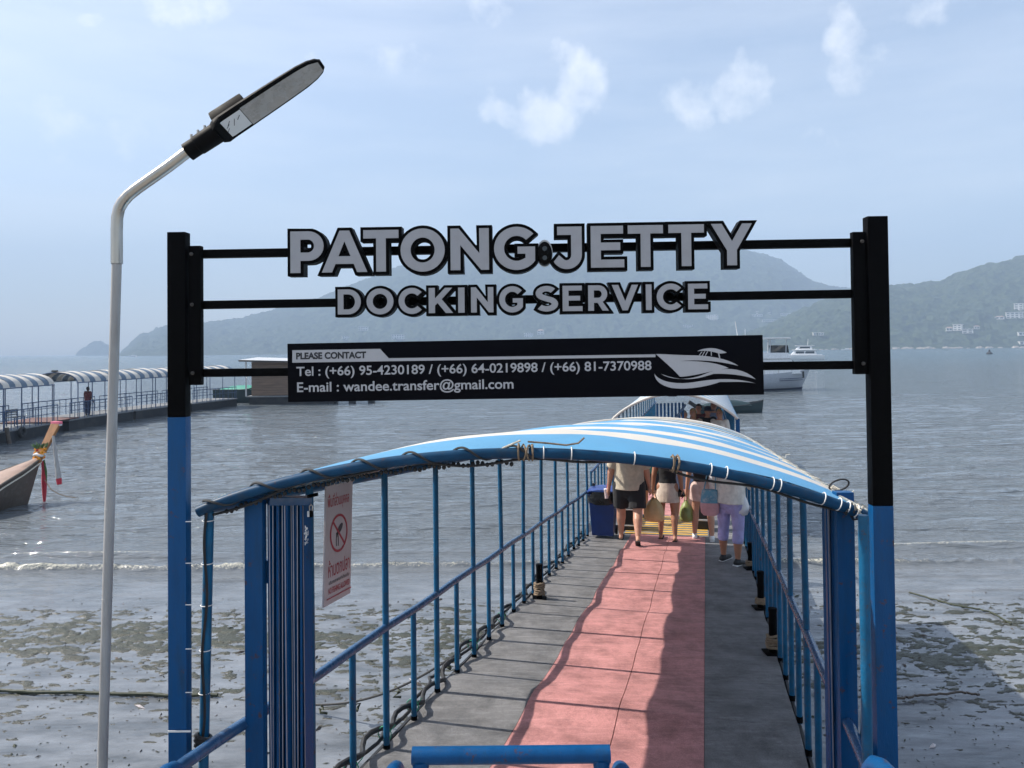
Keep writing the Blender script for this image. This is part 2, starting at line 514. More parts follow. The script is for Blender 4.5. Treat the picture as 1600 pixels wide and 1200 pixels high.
# ================================================================== THE SETTING
rng = np.random.default_rng(7)
_perm = rng.random((256, 256))
def vnoise(x, y):
    xi, yi = np.floor(x).astype(int), np.floor(y).astype(int)
    fx, fy = x - xi, y - yi
    fx, fy = fx * fx * (3 - 2 * fx), fy * fy * (3 - 2 * fy)
    g = lambda a, b: _perm[a & 255, b & 255]
    return (g(xi, yi) * (1 - fx) + g(xi + 1, yi) * fx) * (1 - fy) + (g(xi, yi + 1) * (1 - fx) + g(xi + 1, yi + 1) * fx) * fy
def fbm(x, y, o=5, gain=.5):
    r, a, t = 0, 1.0, 0
    for i in range(o):
        r = r + a * vnoise(x * 2 ** i + 17.3 * i, y * 2 ** i + 5.1 * i)
        t += a
        a *= gain
    return r / t - .5
def np_grid(name, X, Y, Z, mat, kind='structure', attrs=None):
    n, m = X.shape
    me = bpy.data.meshes.new(name)
    me.vertices.add(n * m)
    me.vertices.foreach_set('co', np.stack([X, Y, Z], -1).reshape(-1).astype(np.float32))
    i = np.arange(n * m).reshape(n, m)
    q = np.stack([i[:-1, :-1], i[:-1, 1:], i[1:, 1:], i[1:, :-1]], -1).reshape(-1)
    k = (n - 1) * (m - 1)
    me.loops.add(4 * k)
    me.loops.foreach_set('vertex_index', q.astype(np.int32))
    me.polygons.add(k)
    me.polygons.foreach_set('loop_start', np.arange(0, 4 * k, 4, dtype=np.int32))
    me.polygons.foreach_set('use_smooth', np.ones(k, dtype=bool))
    for an, av in (attrs or {}).items():
        at_ = me.attributes.new(an, 'FLOAT', 'POINT')
        at_.data.foreach_set('value', av.reshape(-1).astype(np.float32))
    me.update()
    me.validate()
    me.materials.append(mat)
    o = bpy.data.objects.new(name, me)
    COL.objects.link(o)
    o['kind'] = kind
    return o

# ---- sea: one sheet from the tidal flat to the horizon, real swells near the shore
def mat_water():
    m = bpy.data.materials.new('water')
    m.use_nodes = True
    n, l = m.node_tree.nodes, m.node_tree.links
    b = n['Principled BSDF']
    b.inputs['IOR'].default_value = 1.333
    g = N(n, 'ShaderNodeNewGeometry')
    sep = N(n, 'ShaderNodeSeparateXYZ')
    l.new(g.outputs['Position'], sep.inputs[0])
    # silty near the beach, sky glare put into film colour, clearer blue-green farther out
    cr = N(n, 'ShaderNodeMapRange', i_From_Min=15.0, i_From_Max=300.0)
    l.new(sep.outputs['Y'], cr.inputs['Value'])
    cr0 = N(n, 'ShaderNodeMapRange', i_From_Min=12.5, i_From_Max=17.5)
    l.new(sep.outputs['Y'], cr0.inputs['Value'])
    cm0 = N(n, 'ShaderNodeMix', data_type='RGBA')
    fmz = N(n, 'ShaderNodeTexNoise', i_Scale=1.4, i_Detail=7.0, i_Roughness=.65)
    fmp = N(n, 'ShaderNodeMapping')
    fmp.inputs['Scale'].default_value = (.7, 1.8, 1)
    l.new(g.outputs['Position'], fmp.inputs['Vector'])
    l.new(fmp.outputs[0], fmz.inputs['Vector'])
    fmr = N(n, 'ShaderNodeMapRange', i_From_Min=.35, i_From_Max=.65)
    l.new(fmz.outputs['Fac'], fmr.inputs['Value'])
    fmx = N(n, 'ShaderNodeMix', data_type='RGBA')
    fmx.inputs['A'].default_value = (.200, .215, .235, 1)
    fmx.inputs['B'].default_value = (.085, .094, .104, 1)
    l.new(fmr.outputs[0], fmx.inputs['Factor'])
    l.new(fmx.outputs['Result'], cm0.inputs['A'])
    cm0.inputs['B'].default_value = (.115, .130, .142, 1)
    l.new(cr0.outputs[0], cm0.inputs['Factor'])
    cm = N(n, 'ShaderNodeMix', data_type='RGBA')
    l.new(cm0.outputs['Result'], cm.inputs['A'])
    cm.inputs['B'].default_value = (.065, .105, .130, 1)
    l.new(cr.outputs[0], cm.inputs['Factor'])
    foam = N(n, 'ShaderNodeAttribute', attribute_name='foam')
    fn = N(n, 'ShaderNodeTexNoise', i_Scale=26.0, i_Detail=7.0, i_Roughness=.8)
    l.new(g.outputs['Position'], fn.inputs['Vector'])
    fa = N(n, 'ShaderNodeMath', operation='ADD')
    l.new(foam.outputs['Fac'], fa.inputs[0])
    l.new(fn.outputs['Fac'], fa.inputs[1])
    fr = N(n, 'ShaderNodeMapRange', i_From_Min=.98, i_From_Max=1.14)
    l.new(fa.outputs[0], fr.inputs['Value'])
    fm = N(n, 'ShaderNodeMix', data_type='RGBA')
    l.new(fr.outputs[0], fm.inputs['Factor'])
    l.new(cm.outputs['Result'], fm.inputs['A'])
    fm.inputs['B'].default_value = (.60, .57, .46, 1)
    l.new(fm.outputs['Result'], b.inputs['Base Color'])
    rr = N(n, 'ShaderNodeMapRange', i_From_Min=14.0, i_From_Max=260.0, i_To_Min=.03, i_To_Max=.16)
    l.new(sep.outputs['Y'], rr.inputs['Value'])
    rm = N(n, 'ShaderNodeMix')
    l.new(fr.outputs[0], rm.inputs[0])
    l.new(rr.outputs[0], rm.inputs[2])
    rm.inputs[3].default_value = .8
    l.new(rm.outputs[0], b.inputs['Roughness'])
    prev = None
    for (sx, sy, dist, lo, hi, st) in [(.22, 1.0, .50, 15.5, 22.0, 1.0), (.75, 2.6, .27, 14.0, 18.0, 1.0), (2.2, 6.5, .06, 12.0, 17.0, .9), (.05, .20, 1.9, 45.0, 160.0, .9)]:
        mp = N(n, 'ShaderNodeMapping')
        mp.inputs['Scale'].default_value = (sx, sy, 1)
        mp.inputs['Rotation'].default_value = (0, 0, RAD(4))
        l.new(g.outputs['Position'], mp.inputs['Vector'])
        nn = N(n, 'ShaderNodeTexNoise', i_Scale=1.0, i_Detail=4.0, i_Roughness=.55, i_Distortion=.4)
        l.new(mp.outputs[0], nn.inputs['Vector'])
        sr = N(n, 'ShaderNodeMapRange', i_From_Min=lo, i_From_Max=hi, i_To_Min=.10, i_To_Max=st)
        l.new(sep.outputs['Y'], sr.inputs['Value'])
        bp = N(n, 'ShaderNodeBump', i_Distance=dist)
        l.new(sr.outputs[0], bp.inputs['Strength'])
        l.new(nn.outputs['Fac'], bp.inputs['Height'])
        if prev: l.new(prev.outputs[0], bp.inputs['Normal'])
        prev = bp
    l.new(prev.outputs[0], b.inputs['Normal'])
    return m
rows = list(np.arange(-12, 13, 1.0)) + list(np.arange(13.0, 17.4, .03))
y = 17.4
while y < 70:
    rows.append(y); y += .05 + (y - 17) * .006
while y < 11000:
    rows.append(y); y *= 1.07
rows = np.array(rows)
uc = np.concatenate([[-6, -4, -2.6, -1.8, -1.2], np.linspace(-.86, .86, 560), [1.2, 1.8, 2.6, 4, 6]])
YY = np.repeat(rows[:, None], len(uc), 1)
XX = uc[None, :] * np.maximum(YY, 12.0)
amp = np.clip((YY - 15.5) / 8, 0, 1) * np.clip((90 - YY) / 50, 0, 1)
warp = fbm(XX * .12, YY * .12, 3) * 5
ZZ = amp * 1.35 * (.050 * np.sin((YY + warp * .8) * 2 * np.pi / 3.3 + XX * .10) * (.4 + fbm(XX * .2, YY * .25, 2) * 1.6)
            + .030 * np.sin((YY + warp) * 2 * np.pi / 1.55 - XX * .16) * (.5 + fbm(XX * .35 + 9, YY * .4, 2) * 1.8)
            + .06 * fbm(XX * .55, YY * 1.6, 4))
yc = 15.36 + .10 * np.sin(XX * .45 + 1) + .25 * fbm(XX * .25, XX * 0 + 3, 3)
d1 = YY - yc
chop = fbm(XX * 7, YY * 9, 4)
crest = np.where(d1 < 0, np.exp(-(d1 / .10) ** 2), np.exp(-(d1 / .28) ** 2))
hx = .55 + 1.0 * np.clip(fbm(XX * .33 + 4, XX * 0 + 1, 2) + .35, 0, 1)
ZZ += crest * (.12 * hx + .09 * chop)
foam = np.exp(-((d1 + .03) / .13) ** 2) * (.02 + .34 * hx) + np.where(d1 < 0, np.exp(-(d1 / .30) ** 2), 0) * .18
for (y0, hh, wdt, ph) in [(16.5, .12, .22, 2.0), (17.7, .06, .2, 11.0), (18.9, .10, .28, 5.5), (21.6, .09, .33, 9.1), (25.5, .08, .4, 4.4), (14.55, .030, .09, 7.7), (13.75, .022, .06, 3.3)]:
    dd = YY - (y0 + .25 * np.sin(XX * .3 + ph) + .5 * fbm(XX * .18 + ph, XX * 0, 2))
    k = np.clip(fbm(XX * .22 + ph * 3, XX * 0 + ph, 2) * 2.6 + .55, 0, 1)
    ZZ += np.exp(-(dd / wdt) ** 2) * hh * k * (1 + .25 * chop)
    if y0 == 16.5: foam += np.exp(-(dd / .16) ** 2) * k * .52
water = mat_water()
np_grid('sea', XX, YY, ZZ, water, attrs={'foam': foam})

# ---- tidal flat: a real height field that pokes through the film of water
def mat_mud():
    m = bpy.data.materials.new('mud')
    m.use_nodes = True
    n, l = m.node_tree.nodes, m.node_tree.links
    b = n['Principled BSDF']
    a = N(n, 'ShaderNodeAttribute', attribute_name='weed')
    g = N(n, 'ShaderNodeNewGeometry')
    t = N(n, 'ShaderNodeTexNoise', i_Scale=9.0, i_Detail=8.0, i_Roughness=.7)
    l.new(g.outputs['Position'], t.inputs['Vector'])
    c1 = N(n, 'ShaderNodeMix', data_type='RGBA')
    c1.inputs['A'].default_value = (.05, .048, .043, 1)
    c1.inputs['B'].default_value = (.025, .024, .021, 1)
    l.new(t.outputs['Fac'], c1.inputs['Factor'])
    c3 = N(n, 'ShaderNodeMix', data_type='RGBA')
    c3.inputs['A'].default_value = (.055, .060, .030, 1)
    c3.inputs['B'].default_value = (.012, .014, .009, 1)
    l.new(t.outputs['Fac'], c3.inputs['Factor'])
    c2 = N(n, 'ShaderNodeMix', data_type='RGBA')
    l.new(a.outputs['Fac'], c2.inputs['Factor'])
    l.new(c1.outputs['Result'], c2.inputs['A'])
    l.new(c3.outputs['Result'], c2.inputs['B'])
    l.new(c2.outputs['Result'], b.inputs['Base Color'])
    b.inputs['Roughness'].default_value = .38
    bn = N(n, 'ShaderNodeTexNoise', i_Scale=55.0, i_Detail=6.0, i_Roughness=.7)
    l.new(g.outputs['Position'], bn.inputs['Vector'])
    bp = N(n, 'ShaderNodeBump', i_Strength=.9, i_Distance=.02)
    l.new(bn.outputs['Fac'], bp.inputs['Height'])
    l.new(bp.outputs[0], b.inputs['Normal'])
    return m
mud = mat_mud()
ry = 5.2 * (17.2 / 5.2) ** np.linspace(0, 1, 470)
ru = np.linspace(-.88, .88, 760)
MY = np.repeat(ry[:, None], len(ru), 1)
MX = ru[None, :] * MY
base = np.interp(MY, [5, 8, 10, 12.6, 13.6, 14.4, 15.5, 17.2], [-.038, -.036, -.029, -.025, -.034, -.06, -.14, -.40])
side = 1 / (1 + np.exp(-MX * 1.2))                       # 0 on the left of the pier, 1 on the right
wob = 1.0 * fbm(MX * .35, MY * .35, 3)
bandL = np.exp(-((MY + wob - 11.85) / .42) ** 2) * (1 - side) + np.exp(-((MY + wob * .2 - 9.85) / .07) ** 2) * .8 * (1 - side)
bandR = np.exp(-((MY + wob - 10.7) / .55) ** 2) * side * .75 + np.exp(-((MY + wob * .5 - 9.75) / .10) ** 2) * .6 * side
field = np.clip((13.4 - MY) / .6, 0, 1) * np.clip((MY - 7.0) / 3.2, .25, 1)
patch = np.clip(.55 + 2.2 * fbm(MX * .55, MY * .9, 2), .05, 1.2)
isl = fbm(MX * 3.4, MY * 6.5, 5, .66)
fine = fbm(MX * 9, MY * 12, 4, .6)
dim = np.clip(fbm(MX * 5.5 + 31, MY * 12, 4, .62) - .025, 0, 1)
MZ = base + field * .36 * dim + field * (.17 * isl * (.4 + patch) + .06 * fine + (patch - .6) * .012) + (bandL + bandR) * (.036 + .08 * fine) + .004 * fine
MZ = np.where(MZ > .006, .006 + (MZ - .006) * .16, MZ)
# trails and strings of weed
for (k, y0, am, ph) in [(0, 13.0, .35, 1.0), (1, 9.1, .12, 4.0), (2, 12.35, .5, 8.0)]:
    dd = MY - (y0 + am * np.sin(MX * .5 + ph) + .3 * fbm(MX * .6 + ph, MX * 0, 3))
    MZ += np.exp(-(dd / .05) ** 2) * np.clip(fbm(MX * .8 + ph, MX * 0 + ph, 2) + .15, 0, 1) * .03
weed = np.clip((MZ + .006) / .010, 0, 1) * np.clip(.35 + (bandL + bandR) + field * .4, 0, 1)
np_grid('tidal_flat', MX, MY, MZ, mud, attrs={'weed': weed})
fx, fy = np.meshgrid(np.linspace(-60, 60, 25), np.linspace(-14, 17, 12))
np_grid('sea_bed', fx, fy, fx * 0 - .42, mud, attrs={'weed': fx * 0})

# ---- hills round the bay
def mat_hill(name, a, b_, sc_):
    m = bpy.data.materials.new(name)
    m.use_nodes = True
    n, l = m.node_tree.nodes, m.node_tree.links
    b = n['Principled BSDF']
    b.inputs['Roughness'].default_value = .95
    b.inputs['Specular IOR Level'].default_value = .1
    g = N(n, 'ShaderNodeNewGeometry')
    t = N(n, 'ShaderNodeTexNoise', i_Scale=sc_, i_Detail=8.0, i_Roughness=.75)
    l.new(g.outputs['Position'], t.inputs['Vector'])
    v = N(n, 'ShaderNodeTexVoronoi', i_Scale=sc_ * 9)
    l.new(g.outputs['Position'], v.inputs['Vector'])
    ad = N(n, 'ShaderNodeMath', operation='ADD')
    l.new(t.outputs['Fac'], ad.inputs[0])
    l.new(v.outputs['Distance'], ad.inputs[1])
    r = N(n, 'ShaderNodeMapRange', i_From_Min=.55, i_From_Max=1.25)
    l.new(ad.outputs[0], r.inputs['Value'])
    c = N(n, 'ShaderNodeMix', data_type='RGBA')
    c.inputs['A'].default_value = (*a, 1)
    c.inputs['B'].default_value = (*b_, 1)
    l.new(r.outputs[0], c.inputs['Factor'])
    l.new(c.outputs['Result'], b.inputs['Base Color'])
    return m
hill_mat = mat_hill('hill_forest', (.008, .016, .010), (.050, .066, .036), .012)
def hill(name, prof, Yr, Ys, depth, nx=420, rough=.10, seed=0, tree=4.0):
    """ridge line given by its outline, slope down to the shore at Ys, and down behind"""
    px = np.linspace(prof[0][0], prof[-1][0], nx)
    py = np.interp(px, [p[0] for p in prof], [p[1] for p in prof])
    zr = np.array([at(a, b_, Yr).z for a, b_ in zip(px, py)])
    zr = np.maximum(zr, 0)
    tt = np.concatenate([np.linspace(0, 1, 170), np.linspace(1.04, 2, 14)])
    T = np.repeat(tt[:, None], nx, 1)
    front = T <= 1
    Y = np.where(front, Ys + (Yr - Ys) * T, Yr + depth * (T - 1))
    X = (px[None, :] - 800) / FPX * Y
    h = np.where(front, np.sin(np.clip(T, 0, 1) * np.pi / 2) ** 1.15, np.cos((T - 1) * np.pi / 2))
    Z = zr[None, :] * h
    bump_ = fbm(X / 260 + seed, Y / 260, 5, .55) * rough * zr.max()
    Z = Z + bump_ * np.sin(np.clip(T, 0, 1) * np.pi) * np.clip(Z / (zr.max() * .25), 0, 1)
    Z = Z + tree * (fbm(X / 24 + seed, Y / 24, 4, .65)) * 3.4 * np.clip(Z / 12, 0, 1)
    Z = np.where(T == 0, -1, Z)
    return np_grid(name, X, Y, Z, hill_mat)
hill('hill_headland', [(118, 554), (126, 548), (140, 538), (150, 533), (157, 532), (166, 538), (178, 545), (190, 553.5)], 2900, 2800, 150, 160, seed=3, tree=6)
hill('hill_main', [(186, 553.5), (200, 543), (215, 528), (224, 523), (232, 524), (245, 514), (258, 512), (300, 510), (330, 506), (380, 500), (430, 487), (470, 478), (505, 468), (540, 455), (580, 438), (620, 422),
                   (680, 408), (740, 400), (800, 396), (870, 396), (940, 392), (1020, 387), (1080, 388), (1130, 391), (1165, 395), (1200, 403), (1225, 412), (1250, 430), (1275, 445), (1300, 452),
                   (1340, 456), (1420, 462), (1700, 470)], 2700, 1650, 900, 760, seed=11, tree=9)
hill('hill_near', [(1060, 545), (1120, 538), (1180, 520), (1230, 498), (1280, 476), (1330, 456), (1392, 450), (1430, 449), (1452, 443), (1470, 442), (1500, 430), (1530, 421), (1560, 413), (1600, 404), (1660, 396), (1800, 392), (2100, 440), (2300, 540)],
     1500, 1080, 600, 700, seed=23, tree=7)
# shore rocks under the near hill
for i in range(46):
    x = random.Random(i).uniform(1240, 1620)
    r = random.Random(i + 99).uniform(1.2, 4.2)
    p = on(x, 546.5 - (x - 1240) * .0105, 0)
    k = 1070 / p.y
    mb = MB().ball((p.x * k, 1068 + random.Random(i + 5).uniform(-8, 4), .2), r, 1.5, 1, .55, 8)
    mb.v = [(a + random.Random(j + i).uniform(-.35, .35) * r, b_, c + random.Random(j * 3 + i).uniform(-.2, .2) * r) for j, (a, b_, c) in enumerate(mb.v)]
    tag(mb.build('shore_rock', 'rock', smooth=False), 'pale boulder on the far shore below the right hand hill', 'rock', 'boulders along the far shore')

# ---- haze over the bay
hz = MB().box((0, 1650, 259), (9000, 4300, 522)).build('haze', 'concrete', smooth=False, kind='stuff')
hm = bpy.data.materials.new('haze_air')
hm.use_nodes = True
hm.node_tree.nodes.clear()
pv = N(hm.node_tree.nodes, 'ShaderNodeVolumePrincipled')
pv.inputs['Density'].default_value = .00050
pv.inputs['Color'].default_value = (.54, .73, 1.0, 1)
pv.inputs['Anisotropy'].default_value = 0.0
hm.cycles.homogeneous_volume = True
ho = N(hm.node_tree.nodes, 'ShaderNodeOutputMaterial')
hm.node_tree.links.new(pv.outputs[0], ho.inputs['Volume'])
hz.data.materials.clear()
hz.data.materials.append(hm)

sc.cycles.volume_bounces = 0
sc.cycles.use_adaptive_sampling = True
sc.cycles.adaptive_threshold = .02
sc.cycles.max_bounces = 6
sc.cycles.diffuse_bounces = 3
sc.cycles.glossy_bounces = 3
sc.cycles.transmission_bounces = 2
sc.cycles.transparent_max_bounces = 4
sc.cycles.caustics_reflective = False
sc.cycles.caustics_refractive = False
# ---- the landing and steps the photographer stands on (behind and below the frame)
MB().box((0.2, -2.2, 2.55), (9, 8.2, .3)).build('landing', 'concrete', smooth=False, bevel=.015, kind='structure')
for i in range(4):
    MB().box((0.2, 2.02 + .3 * i, 2.45 - .19 * i - .4), (3.6, .298, .8)).build('steps', 'concrete', smooth=False, bevel=.01, kind='structure')

# ================================================================== SIGN GANTRY
def arc(cx, cy, rx, ry, a0, a1, n=14):
    return [(cx + rx * math.cos(RAD(a0 + (a1 - a0) * i / n)), cy + ry * math.sin(RAD(a0 + (a1 - a0) * i / n))) for i in range(n + 1)]
def stroke(pts, w):
    L, R = [], []
    for i, p in enumerate(pts):
        a, b = pts[max(i - 1, 0)], pts[min(i + 1, len(pts) - 1)]
        dx, dy = b[0] - a[0], b[1] - a[1]
        k = math.hypot(dx, dy)
        nx, ny = -dy / k * w / 2, dx / k * w / 2
        L.append((p[0] + nx, p[1] + ny))
        R.append((p[0] - nx, p[1] - ny))
    return L + R[::-1]
W = .235
GLYPH = {
    'P': [[(0, 0), (0, 1)] + [(.42, 1)] + arc(.42, .645, .36, .355, 90, -90) + [(W, .29), (W, 0)], [(W, .80), (W, .49)] + arc(.41, .645, .145, .155, -90, 90)],
    'R': [[(0, 0), (0, 1), (.42, 1)] + arc(.42, .655, .36, .345, 90, -62) + [(.84, 0), (.585, 0), (.385, .31), (W, .31), (W, 0)], [(W, .80), (W, .51)] + arc(.41, .655, .145, .145, -90, 90)],
    'A': [[(0, 0), (.44, 1), (.68, 1), (1.12, 0), (.87, 0), (.785, .2), (.335, .2), (.25, 0)], [(.41, .385), (.71, .385), (.56, .745)]],
    'T': [[(0, 1), (.86, 1), (.86, .8), (.548, .8), (.548, 0), (.312, 0), (.312, .8), (0, .8)]],
    'O': [arc(.54, .5, .54, .52, 0, 350, 35), arc(.54, .5, .295, .30, 0, 350, 35)],
    'N': [[(0, 0), (0, 1), (.2, 1), (.69, .40), (.69, 1), (.92, 1), (.92, 0), (.73, 0), (W, .6), (W, 0)]],
    'G': [arc(.53, .5, .53, .52, 42, 318, 30) + [(.96, .20), (.96, .54), (.55, .54), (.55, .37), (.735, .37), (.735, .265)] + arc(.53, .5, .295, .30, 306, 42, 26)],
    'C': [arc(.53, .5, .53, .52, 42, 318, 30) + arc(.53, .5, .295, .30, 318, 42, 28)],
    'J': [[(.12, 1), (.66, 1)] + arc(.33, .32, .33, .34, 0, -152, 16) + [(.155, .315)] + arc(.32, .32, .105, .13, -140, 0, 8) + [(.425, .8), (.12, .8)]],
    'E': [[(0, 0), (0, 1), (.76, 1), (.76, .81), (W, .81), (W, .6), (.69, .6), (.69, .415), (W, .415), (W, .19), (.78, .19), (.78, 0)]],
    'Y': [[(0, 1), (.26, 1), (.51, .58), (.76, 1), (1.0, 1), (.625, .365), (.625, 0), (.385, 0), (.385, .36)]],
    'D': [[(0, 0), (0, 1), (.43, 1)] + arc(.43, .5, .52, .5, 88, -88, 22) + [(.43, 0)], [(W, .80), (W, .20)] + arc(.42, .5, .29, .30, -90, 90, 18)],
    'K': [[(0, 0), (0, 1), (W, 1), (W, .58), (.62, 1), (.89, 1), (.49, .55), (.92, 0), (.645, 0), (.335, .40), (W, .295), (W, 0)]],
    'I': [[(0, 0), (0, 1), (W, 1), (W, 0)]],
    'S': [stroke(arc(.40, .715, .25, .185, 32, 250, 18) + arc(.40, .295, .275, .19, 75, -145, 18), .215)],
    'V': [[(0, 1), (.26, 1), (.53, .36), (.8, 1), (1.05, 1), (.63, 0), (.42, 0)]],
}
def area(c):
    return sum(c[i][0] * c[(i + 1) % len(c)][1] - c[(i + 1) % len(c)][0] * c[i][1] for i in range(len(c))) / 2
def grow(c, d):
    """mitred polygon offset, d > 0 outwards"""
    if area(c) < 0: c = c[::-1]
    out, n = [], len(c)
    for i in range(n):
        a, p, b = V(c[i - 1]), V(c[i]), V(c[(i + 1) % n])
        e1, e2 = p - a, b - p
        if e1.length < 1e-7 or e2.length < 1e-7: continue
        n1, n2 = V((e1.y, -e1.x)).normalized(), V((e2.y, -e2.x)).normalized()
        k = n1 + n2
        q = k / max(.28, k.length_squared / 2) if k.length > 1e-6 else n1
        out.append(tuple(p + q * d))
    return out

GY_L, GY_R = 3.20, 3.11          # the right post stands a little nearer
pL, pR = at(280, 600, GY_L), at(1376, 600, GY_R)
GX = V((pR.x - pL.x, pR.y - pL.y, 0)).normalized()       # along the gantry
GN = V((GX.y, -GX.x, 0))                                  # towards the viewer
def gate(x, y, off=0.0):
    """pixel -> point on the gantry plane (off = metres towards the viewer)"""
    d = ray(x, y)
    k = (pL + GN * off - CAM).dot(GN) / d.dot(GN)
    return CAM + d * k
gantry = thing('sign_gantry', 'tall black and blue steel gantry carrying the jetty name in grey letters', 'sign', loc=(pL + pR) / 2 * 1 - V((0, 0, (pL.z + pR.z) / 2)))
def on_gate(x, off):   # world x,y of a vertical line on the gantry
    p = gate(x, 600, off)
    return V((p.x, p.y, 0))
Z = V((0, 0, 1))
for (x, ytop, ysplit, zb) in ((275, 362, 652, -.6), (1377, 337, 791, -.6)):
    p = on_gate(x, 0)
    zt, zs = gate(x, ytop).z, gate(x, ysplit).z
    c = p - GN * .028
    pw_ = .077 if x < 800 else .082
    MB().beam(c + Z * zs, c + Z * zt, pw_, .050, GN).build('upper_post', 'black_paint', gantry, bevel=.004)
    MB().beam(c + Z * zb, c + Z * zs, pw_ + .0005, .0505, GN).build('lower_post', 'blue_paint', gantry, bevel=.004)
rails_y = [((300, 397.5), (1345, 379.5)), ((300, 477), (1345, 459)), ((300, 583), (1345, 570))]
for (a, b) in rails_y:
    MB().beam(gate(*a, -.055), gate(*b, -.055), .034, .038, GN).build('rail', 'black_paint', gantry, bevel=.002)
for (x0, x1, y0, y1, bolts) in ((291, 312, 383, 602, ((299, 397), (300, 476), (301, 583))), (1339, 1360, 361, 585, ((1347, 377), (1349, 568)))):
    xm = (x0 + x1) / 2
    p = on_gate(xm, 0)
    br = MB().beam(p - GN * .032 + Z * gate(xm, y1).z, p - GN * .032 + Z * gate(xm, y0).z, .052, .030, GN).build('bracket', 'black_paint', gantry, bevel=.003)
    for b in bolts:
        q = gate(*b, -.006)
        MB().lathe([(.008, 0), (.008, .003), (.005, .004), (.005, .008), (.003, .009)], q, 10, rot=GN.to_track_quat('Z', 'Y').to_matrix()).build('bolt', 'bolt_dull', br)
def letter(ch, x0, x1, yt0, yb0, border):
    """channel letter: black box with a proud grey face"""
    xm = (x0 + x1) / 2
    a, b = gate(x0, (yt0 + yb0) / 2, .03), gate(x1, (yt0 + yb0) / 2, .03)
    wd = (b - a).dot(GX)
    zt, zb = gate(xm, yt0, .03).z, gate(xm, yb0, .03).z
    cs = GLYPH[ch]
    gw = max(p[0] for c in cs for p in c) - min(p[0] for c in cs for p in c)
    g0 = min(p[0] for c in cs for p in c)
    pts = [[((p[0] - g0) / gw * wd, p[1] * (zt - zb)) for p in c] for c in cs]
    M = frame_matrix(V((a.x, a.y, zb)), GX, Z)
    outer = [grow(c, border if i == 0 else -border) for i, c in enumerate(pts)]
    o = adopt(polys_mesh(outer, .028), 'letter', 'black_paint', gantry, M @ Matrix.Translation((0, 0, -.028)))
    f = adopt(polys_mesh(pts, .001), 'letter_face', 'letter_face', o, M @ Matrix.Translation((0, 0, .0022)))
    f.matrix_parent_inverse = o.matrix_world.inverted()
def row(txt, xs, t0, t1, b0, b1, border):
    X0, X1 = xs[0][0], xs[-1][1]
    for ch, (a, b) in zip(txt, xs):
        k = ((a + b) / 2 - X0) / (X1 - X0)
        letter(ch, a, b, t0 + (t1 - t0) * k, b0 + (b1 - b0) * k, border)
row('PATONGJETTY', [(454, 506), (503, 574), (568, 623), (626, 695), (704, 764), (772, 836), (865, 909), (923, 975), (981, 1036), (1044.5, 1100), (1111, 1175)], 362, 349, 427, 414, .0128)
row('DOCKINGSERVICE', [(528, 564), (573, 615), (623, 659), (670, 708), (716, 726), (736, 771), (780, 817), (837, 872), (879, 910), (919, 951), (956, 997), (1009, 1018), (1026, 1064), (1075, 1106)], 452.5, 443, 491.5, 483, .0112)
# oval light sensor between the two words
q = gate(851, 397, .0)
rot = GN.to_track_quat('Z', 'Y').to_matrix()
sen = MB().lathe([(.020, -.06), (.029, -.05), (.031, .0), (.029, .028), (.020, .036)], q, 20, 1, 1.65, rot).build('sensor', 'lamp_black', gantry)
MB().lathe([(.010, .0), (.010, .003)], q + GN * .037 + Z * .018, 12, rot=rot).build('sensor_eye', 'boat_glass', sen)
MB().lathe([(.010, .0), (.010, .003)], q + GN * .037 - Z * .020, 12, rot=rot).build('sensor_eye', 'boat_glass', sen)
MB().lathe([(.031, -.058), (.0335, -.03), (.0335, .0)], q + Z * .004, 20, 1, 1.65, rot).build('sensor_shell', 'white_plate', sen)
# contact panel
c00, c10, c01 = gate(450, 628.5, .05), gate(1194, 616.5, .05), gate(450, 537, .05)
PX = (c10 - c00).normalized()
PYv = (Z - PX * Z.dot(PX)).normalized()
pw = (c10 - c00).length
ph = (c01 - c00).dot(PYv)
mid = c00 + PX * pw / 2 + PYv * ph / 2
panel = MB().beam(mid - PX * pw / 2 - GN * .03, mid + PX * pw / 2 - GN * .03, .06, ph, PYv).build('contact_panel', 'panel_black', gantry, bevel=.002)
MF = frame_matrix(c00 + GN * .0015, PX, PYv)
def pp(x, y):
    """pixel -> metres on the panel face"""
    d = ray(x, y)
    k = (c00 - CAM).dot(GN) / d.dot(GN)
    v = CAM + d * k - c00
    return (v.dot(PX), v.dot(PYv))
def on_panel(me, name, mat, dz_=0.0):
    o = adopt(me, name, mat, panel, MF @ Matrix.Translation((0, 0, dz_)))
    o.matrix_parent_inverse = panel.matrix_world.inverted()
    return o
on_panel(polys_mesh([[pp(*q) for q in ((457, 566.7), (457, 547.3), (594, 545), (607.5, 559.7), (1024, 553.6), (1024, 558), (607, 564.4))]], .0006), 'title_band', 'print_grey')
def split_words(me, gap):
    """cut a line of text into one mesh per word"""
    bm = bmesh.new(); bm.from_mesh(me)
    seen, isl = set(), []
    for f in bm.faces:
        if f in seen: continue
        st, comp = [f], []
        seen.add(f)
        while st:
            q = st.pop(); comp.append(q)
            for e in q.edges:
                for g in e.link_faces:
                    if g not in seen: seen.add(g); st.append(g)
        xs = [v.co.x for q in comp for v in q.verts]
        isl.append((min(xs), max(xs), comp))
    isl.sort(key=lambda t: t[0])
    words, end = [], None
    for a, b, comp in isl:
        if end is None or a - end > gap: words.append([]); end = b
        words[-1] += comp; end = max(end, b)
    out = []
    for w in words:
        idx, vs, fs = {}, [], []
        for f in w:
            for v in f.verts:
                if v not in idx: idx[v] = len(vs); vs.append(tuple(v.co))
            fs.append([idx[v] for v in f.verts])
        m_ = bpy.data.meshes.new('word'); m_.from_pydata(vs, [], fs); out.append(m_)
    bm.free()
    return out
